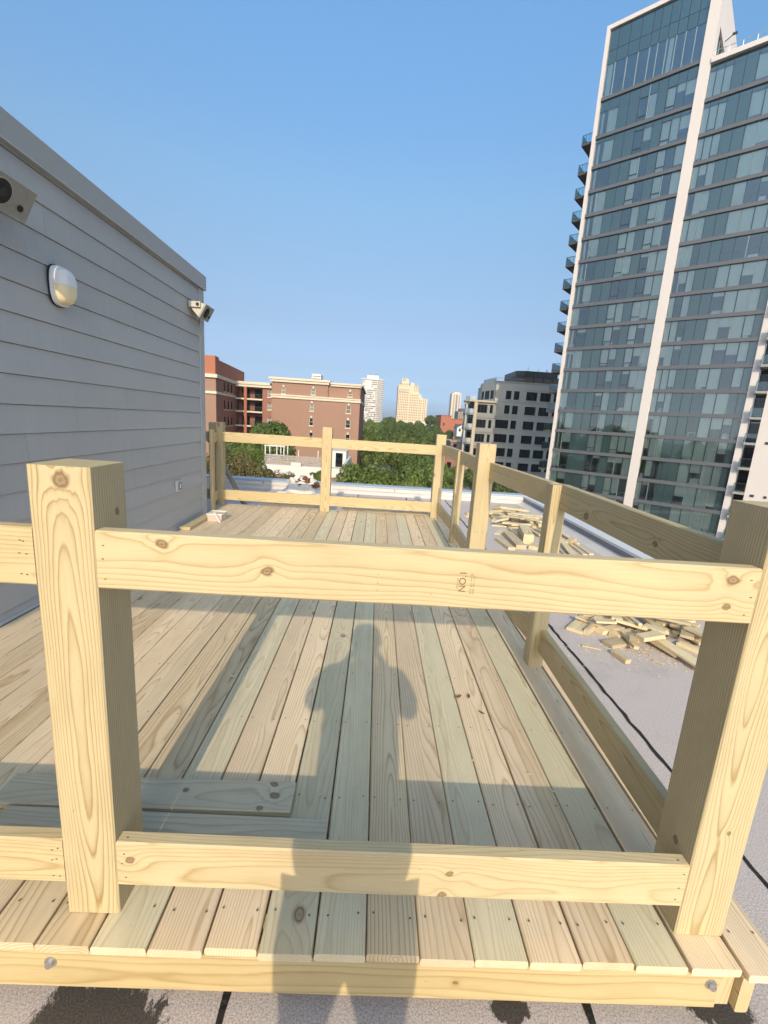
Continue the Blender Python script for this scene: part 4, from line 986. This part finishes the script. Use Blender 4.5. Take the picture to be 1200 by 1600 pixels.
rr_ = thing('deck_railing','shaded pine railing with four posts along the right side of the deck','railing',(1.75,2.8,.0012))
lumber('post', rr_, (1.69,2.78,.0012+1.245/2), 1.245, .14, .14, 'up', M['post'], .004)
lumber('post', rr_, (1.7935,1.466,-.001+1.096/2), 1.093, .089, .089, 'up', M['post'], .004)
lumber('post', rr_, (1.756,4.205,.0012+1.087/2), 1.087, .089, .089, 'up', M['post'], .004)
lumber('post', rr_, (1.701,5.59,.0012+PH/2), PH, .14, .14, 'up', M['post'], .004)
M['side_rail'] = wood('pine_side_rail', (.50,.40,.235), (.33,.235,.11), seed=7.4, spacing=.010, wob=.05, contrast=.8, knots=((-.26,-.02,.012),(.30,-.035,.02)))
for z in (1.026,.166):
    rail_to('rail', rr_, (1.786,.1415), (1.818,1.4205), z+.004*(z>1), .14, .038, M['side_rail'] if z > 1 else M['rail'])
    rail_to('rail', rr_, (1.802,1.5115), (1.740,2.709), z, .14, .038, M['rail'])
    rail_to('rail', rr_, (1.737,2.851), (1.758,4.1595), z, .14, .038, M['rail'])
    rail_to('rail', rr_, (1.758,4.2505), (1.738,5.519), z, .14, .038, M['rail'])
pm_ = faint(rr_,1.70,2.7085,.50,9,.09,5,'z')
fa = thing('deck_railing','far pine railing across the end of the deck with a middle post','railing',(0,5.6,.0012))
lumber('post', fa, (.051,5.59,.0012+PH/2), PH, .14, .14, 'up', M['post'], .004)
lumber('post', fa, (-1.50,5.59,.0012+1.21/2), 1.21, .10, .14, 'up', M['post'], .004)
lumber('post', fa, (-1.605,5.60,.0012+1.20/2), 1.20, .089, .12, 'up', M['scrap'], .004)
lumber('post', fa, (-1.443,5.10,.0012+1.12/2), 1.12, .04, .089, 'up', M['post'], .004)
for (xa,xb) in ((-1.449,-.0195),(.1215,1.630)):
    lumber('rail', fa, ((xa+xb)/2,5.542,1.008), xb-xa, .14, .038, 'x', M['rail']); lumber('rail', fa, ((xa+xb)/2,5.542,.164), xb-xa, .15, .038, 'x', M['rail'])
lumber('rail', fa, (-2.0,5.54,1.0), .695, .14, .038, 'x', M['rail']); lumber('rail', fa, (-2.0,5.54,.164), .695, .15, .038, 'x', M['rail'])
rail_to('rail', fa, (-1.455,5.146), (-1.530,5.518), 1.005, .14, .036, M['rail']); rail_to('rail', fa, (-1.455,5.146), (-1.530,5.518), .17, .14, .036, M['rail'])

# ------------------------------------------------------------------ loose timber, tub, sack
def loose(name, label, cat, a, b, z, W_, T_, mat, group=None, roll=0.0):
    a = Vector(a); b = Vector(b); X = (b-a).normalized(); Z = Vector((0,0,1)); Z = (Z - X*Z.dot(X)).normalized(); Y = Z.cross(X)
    o = lumber(name, None, (a+b)/2 + Vector((0,0,z)), (b-a).length, W_, T_, (X,Y,Z), mat, .003, 1, Matrix.Rotation(roll,4,'X') if roll else None)
    return tag(o, label, cat, group)
M['loose'] = wood('loose_board', (.60,.53,.40), (.42,.33,.22), seed=9.1, spacing=.011, wob=.05, contrast=.7, knots=((.43,.05,.012),(.44,.0,.014),(.40,-.055,.010),(.12,.01,.009)), green=.1)
M['loose2'] = wood('loose_board_low', (.60,.54,.41), (.44,.35,.24), seed=6.3, spacing=.012, wob=.05, contrast=.7, knots=((-.15,.045,.010),(-.22,.05,.009)), green=.1)
loose('loose_board','loose knotty grey board lying across the deck planks behind the left front post','board',(-.47,.372,.0),(.545,.385,0),.0175,.132,.024,M['loose'])
loose('loose_board','second loose board lying across the deck, nearer the front rail and reaching farther right','board',(-.40,.238,.0),(.681,.236,0),.0175,.125,.024,M['loose2'])
loose('loose_board','short pine plank lying on the deck along the foot of the grey siding','board',(-1.375,4.02,0),(-1.375,4.72,0),.0215,.12,.038,M['rail'])
loose('batten','pale batten lying along the far deck edge left of the middle post','batten',(-.95,5.76,0),(-.06,5.775,0),-.000,.09,.03,M['scrap'],'battens along the far deck edge').location.z += .0165
loose('batten','pale batten lying along the far deck edge right of the middle post','batten',(.30,5.745,0),(1.62,5.725,0),.0,.09,.03,M['scrap'],'battens along the far deck edge').location.z += .0165
M_ = loose('brace_timber','grey timber leaning diagonally behind the left far post','timber',(-1.90,6.1,1.02),(-1.22,6.0,-.155),.0,.10,.038,M['grey_timber'])
# leaf-sized chips and sawdust on the planks
cb = MB(); r11 = random.Random(4)
for i in range(150):
    x = r11.uniform(-1.3,1.6); y = r11.uniform(.2,5.2); s_ = r11.uniform(.002,.006); a = r11.random()*3.1; c_, n_ = math.cos(a)*s_, math.sin(a)*s_
    cb._add([(x-c_*2,y-n_*2,.0042),(x+n_,y-c_,.0052),(x+c_*2,y+n_*2,.0045),(x-n_,y+c_,.0042)],[(0,1,2,3)])
cb.build('wood_chips', M['scrap'], kind='stuff')
for i,(x,y,s_,a,l) in enumerate(((1.267,1.073,.022,.4,'small curled brown leaf lying on the sunlit planks'),(1.325,1.08,.018,1.3,'smaller brown leaf just right of the curled leaf on the planks'),(1.363,.952,.016,2.4,'dark narrow leaf nearest the front on the sunlit planks'),(.087,1.155,.017,.2,'pale crumpled scrap lying on the dark plank in the post shadow'))):
    mb = MB(); n = 7; v = []
    for k in range(n):
        t_ = k/(n-1)*2-1; wd = .42*(1-t_*t_)**.8; v += [(t_*s_, wd*s_, .004+.3*s_*abs(t_)), (t_*s_, 0, .0025), (t_*s_, -wd*s_, .004+.25*s_*t_*t_)]
    f = []
    for k in range(n-1): f += [(3*k,3*k+1,3*k+4,3*k+3),(3*k+1,3*k+2,3*k+5,3*k+4)]
    mb._add(v,f); o = mb.build('fallen_leaf' if i < 3 else 'paper_scrap', M['leaf_litter'] if i < 3 else M['sack'], None, (x,y,.002), rz=a); tag(o, l, 'leaf' if i < 3 else 'scrap')
# pink tub with a white stick
tb = thing('plastic_tub','small translucent pinkish tub with a pale rim on the deck by the far wall corner','tub',(-1.215,4.62,.0012))
def frustum(x, y, z0, z1, a0, b0, a1, b1):
    return MB()._add([(x-a0,y-b0,z0),(x+a0,y-b0,z0),(x+a0,y+b0,z0),(x-a0,y+b0,z0),(x-a1,y-b1,z1),(x+a1,y-b1,z1),(x+a1,y+b1,z1),(x-a1,y+b1,z1)],[(0,3,2,1),(0,1,5,4),(1,2,6,5),(2,3,7,6),(3,0,4,7),(4,5,6,7)])
frustum(0,0,0,.085,.086,.098,.092,.105).build('body', M['tub'], tb)
MB().box(-.098,-.112,.0852,.098,-.098,.098).box(-.098,.098,.0852,.098,.112,.098).box(-.098,-.0979,.0852,-.086,.0979,.098).box(.086,-.0979,.0852,.098,.0979,.098).build('rim', M['white'], tb)
MB().box(-.085,-.097,.0852,.085,.097,.089).build('contents', M['scrap'], tb)
sk_ = MB().tube([(-1.20,4.47,.128),(-1.115,4.44,.008)],.008,6).build('white_stick', M['white']); tag(sk_,'thin white stick leaning on the pinkish tub','stick')
# debris sack
def blob(name, mat, seed, loc, rx, ry, rz, parent=None, crumple=.18, n=26):
    v = []; f = []; q = random.Random(seed); ph = [(q.uniform(1.5,7),q.uniform(1.5,7),q.uniform(0,6),q.uniform(.3,1)) for _ in range(9)]
    for i in range(n+1):
        a = i/n*math.pi/2
        for j in range(n*2):
            b = j/(n*2)*2*math.pi
            d = 1 + crumple*sum(w*math.sin(k1*b+p)*math.sin(k2*a*2+p*2) for k1,k2,p,w in [(round(x),y,z,w) for x,y,z,w in ph])/3
            v.append((rx*d*math.cos(a)**.7*math.cos(b), ry*d*math.cos(a)**.7*math.sin(b), rz*(math.sin(a)**.9)*d))
    m = n*2
    for i in range(n):
        for j in range(m): f.append((i*m+j,i*m+(j+1)%m,(i+1)*m+(j+1)%m,(i+1)*m+j))
    return MB()._add(v,f).build(name, mat, parent, loc)
sk = thing('debris_sack','crumpled white plastic sack heaped with brown debris behind the far rail','sack',(-.62,7.75,RZ))
blob('sack_body', M['sack'], 3, (0,0,.002), .38,.30,.37, sk, .22); blob('sack_skirt', M['sack'], 5, (-.28,-.05,.002), .26,.22,.13, sk, .25)
blob('debris', M['leaf_litter'], 8, (.02,-.06,.27), .15,.14,.125, sk, .4, 14); blob('debris', M['leaf_litter'], 9, (.24,-.08,.23), .09,.12,.09, sk, .4, 12)
MB()._add([(.02,0,.30),(.20,.02,.29),(.17,.0,.47),(.19,-.03,.33)],[(0,3,2),(3,1,2),(0,2,1)]).build('torn_flap', M['cap_light'], sk)
# scrap heaps on the right
near_pile = [(2.595,2.491,.36,.14,.03,49,'flat wide offcut at the left end of the near scrap heap'),(2.581,2.335,.115,.04,.06,43,'small upright offcut beside the wide flat one in the near heap'),(2.774,2.385,.218,.09,.04,22,'greyish short offcut in the middle of the near heap'),(2.879,2.314,.259,.10,.05,21,0),(2.719,2.155,.187,.11,.035,19,'white-faced short offcut at the near edge of the near heap'),(2.795,2.141,.215,.04,.03,-97,0),(2.844,2.113,.12,.07,.045,34,'small cube offcut lying on top at the front of the near heap'),(2.905,2.075,.163,.09,.04,13,0),(3.021,2.145,.309,.10,.025,-70,0),(3.040,2.181,.72,.10,.025,-78,'long thin plank lying over the near scrap heap'),(2.622,1.936,.126,.05,.04,-77,'split brownish offcut nearest the camera before the near heap'),(2.476,2.082,.111,.03,.012,-20,'thin pale sliver lying apart on the roof left of the near heap'),(2.889,1.912,.06,.03,.010,-54,'tiny flat chip on the roof in front of the near heap'),(3.405,2.41,.334,.09,.035,-78,0),(3.384,2.318,.261,.09,.03,-83,0),(2.762,2.526,.17,.09,.035,38,0),(2.958,2.605,.225,.09,.03,20,0),(3.254,2.465,.237,.09,.035,-84,0),(3.174,2.436,.291,.07,.03,-97,0),(3.608,2.635,.142,.09,.03,-56,0),(3.474,2.702,.164,.09,.03,-7,0),(2.86,2.50,.24,.09,.03,70,0),(3.10,2.62,.3,.1,.03,-30,0),(3.30,2.10,.22,.09,.035,-60,0)]
far_pile = [(3.049,5.387,.65,.14,.14,79,'thick square post offcut with a knotty sawn end in the far scrap heap'),(2.809,5.145,.737,.14,.06,88,'thick timber offcut left of the square post end in the far heap'),(2.623,4.945,.483,.10,.04,96,'grey board offcut at the left edge of the far heap'),(3.029,4.893,.261,.12,.05,58,'reddish-brown offcut before the square post end'),(3.137,6.014,.282,.10,.04,-24,0),(3.342,6.601,.269,.10,.04,-33,0),(3.368,6.989,.151,.25,.03,-5,'broad pale plate offcut in the far heap'),(3.561,7.653,.344,.08,.04,-16,'pale batten farthest back in the far heap'),(3.578,7.158,.37,.12,.035,-21,0),(3.582,6.511,.595,.10,.06,-88,0),(3.359,5.93,.563,.04,.02,-86,0),(3.322,5.83,.54,.04,.02,-84,0),(3.278,5.755,.567,.04,.02,-85,0),(3.395,5.965,.53,.04,.02,-85,0),(3.211,7.163,.667,.12,.03,-94,0),(3.028,6.379,.396,.10,.05,-92,0),(2.878,6.427,.111,.09,.04,-45,'small block at the left of the far heap beside the tall side post'),(2.849,6.104,.237,.03,.02,-7,0),(2.561,7.002,.184,.10,.03,16,'short board seen between the two far side posts'),(2.512,6.76,.211,.08,.03,30,'flat slab just before the short board between the two far side posts'),(3.717,4.967,.545,.06,.025,-90,0),(3.624,4.936,.575,.06,.025,-93,0),(3.443,4.865,.513,.04,.02,-97,0),(3.345,4.749,.341,.04,.02,-97,0),(3.474,4.909,.885,.09,.03,-101,'long pale plank to the right of the short nearest side post'),(3.652,5.184,.15,.08,.05,40,'small block lying on the slats right of the short nearest side post'),(3.694,6.609,.211,.08,.05,-92,0),(2.963,5.654,.476,.03,.04,-87,0),(3.20,6.8,.5,.09,.03,-60,0),(3.48,5.4,.6,.09,.03,-80,0),(3.62,5.9,.5,.06,.03,-75,0),(3.75,5.5,.6,.05,.025,-88,0)]
q13 = random.Random(31)
far_pile += [(q13.uniform(2.75,3.6),q13.uniform(5.5,7.3),q13.uniform(.22,.6),q13.choice([.09,.12,.05,.06]),q13.choice([.018,.025,.03]),q13.uniform(-110,70),0) for _ in range(26)]
near_pile = [(x,y,L*1.15,W_*.92,T_*.8,a,l) for (x,y,L,W_,T_,a,l) in near_pile] + [(q13.uniform(2.65,3.55),q13.uniform(2.15,2.75),q13.uniform(.15,.42),q13.choice([.03,.04,.05,.07,.09]),q13.choice([.016,.022]),q13.uniform(-100,80),0) for _ in range(18)]
def heap(data, gen, group, seed):
    placed = []; q = random.Random(seed)
    for (x,y,L,W_,T_,ang,lab) in data:
        a = math.radians(ang); zb = RZ + .0015
        cs = [(x+math.cos(a)*L*u, y+math.sin(a)*L*u) for u in (-.42,0,.42)]
        for (px,py,pl,pw2,pa,ptop) in placed:
            for cx,cy in cs:
                du = (cx-px)*math.cos(pa)+(cy-py)*math.sin(pa); dv = -(cx-px)*math.sin(pa)+(cy-py)*math.cos(pa)
                if abs(du) < pl/2+W_*.3 and abs(dv) < pw2/2+W_*.45: zb = max(zb, ptop+.001)
        zb = min(zb, RZ+.10)
        o = loose('timber_offcut', lab or gen, 'offcut', (x-math.cos(a)*L/2,y-math.sin(a)*L/2,0), (x+math.cos(a)*L/2,y+math.sin(a)*L/2,q.uniform(-.004,.004) if zb < RZ+.02 else q.uniform(-.03,.03)), zb+T_/2, W_, T_, M['scrap'], group)
        placed.append((x,y,L,W_,a,zb+T_))
heap(near_pile,'plain pale pine offcut among the jumble of the near scrap heap','offcuts in the near scrap heap',1)
heap(far_pile,'plain pale pine slat or board among the jumble of the far scrap heap','offcuts in the far scrap heap',2)
# ragged sawdust and chips round the near heap
cb = MB(); r12 = random.Random(8)
for i in range(900):
    x = r12.gauss(2.85,.28); y = r12.gauss(2.05,.13)
    if i > 650: x = r12.gauss(3.0,.3); y = r12.gauss(5.9,.5)
    s_ = r12.uniform(.003,.011); a = r12.random()*3.1; c_, n_ = math.cos(a)*s_, math.sin(a)*s_*.6
    cb._add([(x-c_,y-n_,RZ+.002),(x+n_,y-c_*.5,RZ+.006),(x+c_,y+n_,RZ+.003),(x-n_,y+c_*.5,RZ+.002)],[(0,1,2,3)])
cb.build('sawdust_chips', M['scrap'], kind='stuff')
# ------------------------------------------------------------------ the photographer behind the camera (casts the shadow on the deck)
M['skin'] = plain('skin', (.50,.30,.21), .5, .05, 8); M['shirt'] = plain('navy_tee', (.05,.07,.12), .85, .1, 6); M['shorts'] = plain('grey_shorts', (.16,.15,.14), .85, .1, 6)
M['hair'] = plain('dark_hair', (.03,.022,.018), .6, .2, 40); M['shoe'] = plain('dark_shoe', (.04,.04,.045), .6, .1, 10); M['eye'] = plain('eye_white', (.6,.6,.58), .2, .02)
pe = thing('person','standing person in navy t-shirt and grey shorts holding up a phone with both hands','person',(.765,-1.24,RZ))
def skin(name, verts, edges, radii, mat, root, sub=2):
    me = bpy.data.meshes.new(name); me.from_pydata(verts, edges, []); me.materials.append(mat)
    o = link(name, me, pe)
    md = o.modifiers.new('Skin','SKIN'); md.use_smooth_shade = True
    if not me.skin_vertices: 
        me.attributes  # layer is made by the modifier
    sv = me.skin_vertices[0].data
    for i, r in enumerate(radii): sv[i].radius = (r if isinstance(r, tuple) else (r, r)); sv[i].use_root = (i == root)
    ss = o.modifiers.new('Subdivision','SUBSURF'); ss.levels = sub; ss.render_levels = sub
    return o
BV = []; BE = []; BR = []
def add(p, r, par=None):
    BV.append(p); BR.append(r); i = len(BV)-1
    if par is not None: BE.append((par, i))
    return i
pel = add((0,0,.93),(.155,.11)); ch0 = add((0,.01,1.10),(.14,.105),pel); ch1 = add((0,.0,1.28),(.165,.12),ch0); ne0 = add((0,-.005,1.43),(.10,.09),ch1); ne1 = add((0,.02,1.51),.056,ne0)
he0 = add((0,.04,1.575),(.066,.082),ne1); he1 = add((0,.04,1.655),(.078,.098),he0); he2 = add((0,.03,1.715),(.05,.062),he1)
for s in (-1,1):
    hp = add((s*.09,0,.86),(.092,.10),pel); kn = add((s*.115,.03,.49),(.060,.062),hp); cf = add((s*.125,.0,.35),(.056,.058),kn); an = add((s*.135,-.02,.09),(.036,.04),cf); hl = add((s*.137,.03,.035),(.04,.032),an); to = add((s*.15,.14,.025),(.042,.022),hl)
    sh = add((s*.175,.01,1.43),(.07,.065),ne0); el = add((s*(.262 if s < 0 else .250),.17,1.245 if s < 0 else 1.225),(.050,.05),sh); fo = add((s*.175,.19,1.33),(.038,.038),el); wr = add((s*.085,.195,1.47),(.026,.022),fo); pa = add((s*.055,.205,1.525),(.038,.018),wr)
    for k,(dx,dz,ln) in enumerate(((-.016,.062,.030),(-.020,.045,.033),(-.020,.028,.031),(-.017,.012,.026))):
        f0 = add((s*(.052),.210+.004*k,1.525+dz*.55),(.0095,.0095),pa); f1 = add((s*(.045+dx*.2),.222,1.52+dz),(.009,.009),f0); f2 = add((s*(.045+dx*.9),.2235,1.522+dz),(.0075,.0075),f1)
    th0 = add((s*.045,.192,1.515),(.013,.012),pa); th1 = add((s*.034,.186,1.535),(.010,.010),th0); th2 = add((s*.024,.187,1.552),(.008,.008),th1)
skin('body', BV, BE, BR, M['skin'], 0)
def clothing(name, pts, edges, radii, mat): return skin(name, pts, edges, radii, mat, 0, 1)
clothing('t_shirt', [(0,0,.90),(0,.01,1.10),(0,.0,1.28),(0,-.005,1.455),(-.175,.01,1.43),(-.240,.13,1.29),(.175,.01,1.43),(.230,.13,1.275)], [(0,1),(1,2),(2,3),(3,4),(4,5),(3,6),(6,7)], [(.182,.135),(.178,.13),(.205,.14),(.13,.10),(.092,.088),(.085,.08),(.092,.088),(.085,.08)], M['shirt'])
clothing('shorts', [(0,0,.92),(-.092,0,.84),(-.112,.02,.53),(.092,0,.84),(.112,.02,.53)], [(0,1),(1,2),(0,3),(3,4)], [(.168,.125),(.108,.118),(.088,.092),(.108,.118),(.088,.092)], M['shorts'])
hm = bpy.data.meshes.new('hair'); b_ = bmesh.new(); bmesh.ops.create_uvsphere(b_, u_segments=20, v_segments=12, radius=1)
bmesh.ops.delete(b_, geom=[v for v in b_.verts if v.co.z < -.1 and v.co.y > -.2 or v.co.z < -.6], context='VERTS'); b_.to_mesh(hm); b_.free(); hm.materials.append(M['hair'])
ho = link('hair', hm, pe, (0,.028,1.672)); ho.scale = (.100,.112,.092)
for s in (-1,1):
    MB().tube([(s*.032,.122,1.648),(s*.032,.136,1.648)],.012,10).build('eye', M['eye'], pe); MB().tube([(s*.032,.1362,1.648),(s*.032,.1375,1.648)],.006,8).build('pupil', M['black'], pe)
    MB().tube([(s*.080,.03,1.62),(s*.092,.025,1.64),(s*.088,.03,1.672)],[.010,.014,.012],8).build('ear', M['skin'], pe)
    MB().box(s*.145-.045,-.085,.0,s*.145+.045,.20,.03).build('shoe_sole', M['shoe'], pe)
    MB().tube([(s*.138,-.055,.055),(s*.142,.06,.065),(s*.15,.17,.045)],[.046,.05,.034],10).build('shoe', M['shoe'], pe)
MB().tube([(0,.132,1.655),(0,.155,1.615),(0,.135,1.606)],[.009,.014,.010],8).build('nose', M['skin'], pe); MB().box(-.024,.118,1.578,.024,.131,1.585).build('mouth', M['eye'], pe)
pn = thing('smartphone','black smartphone held upright in both hands of the standing person','phone',(.77055,-1.0135,1.345))
MB().box(-.037,-.008,-.075,.037,.0,.075).build('case', M['black'], pn); MB().box(-.034,-.0092,-.070,.034,-.0082,.070).build('screen', M['carglass'], pn)

pe.scale = (.98,.98,.972)

# ------------------------------------------------------------------ thin summer haze
hz = bpy.data.materials.new('haze_air'); hz.use_nodes = True; hz.node_tree.nodes.clear()
hzo = hz.node_tree.nodes.new('ShaderNodeOutputMaterial'); pv = hz.node_tree.nodes.new('ShaderNodeVolumePrincipled')
pv.inputs['Color'].default_value = (.86,.92,1,1); pv.inputs['Density'].default_value = .0003; pv.inputs['Anisotropy'].default_value = .2
hz.node_tree.links.new(pv.outputs[0], hzo.inputs['Volume'])
MB().box(-9100,-1600,GZ-1.3,9100,9100,80).build('haze', hz, kind='stuff')
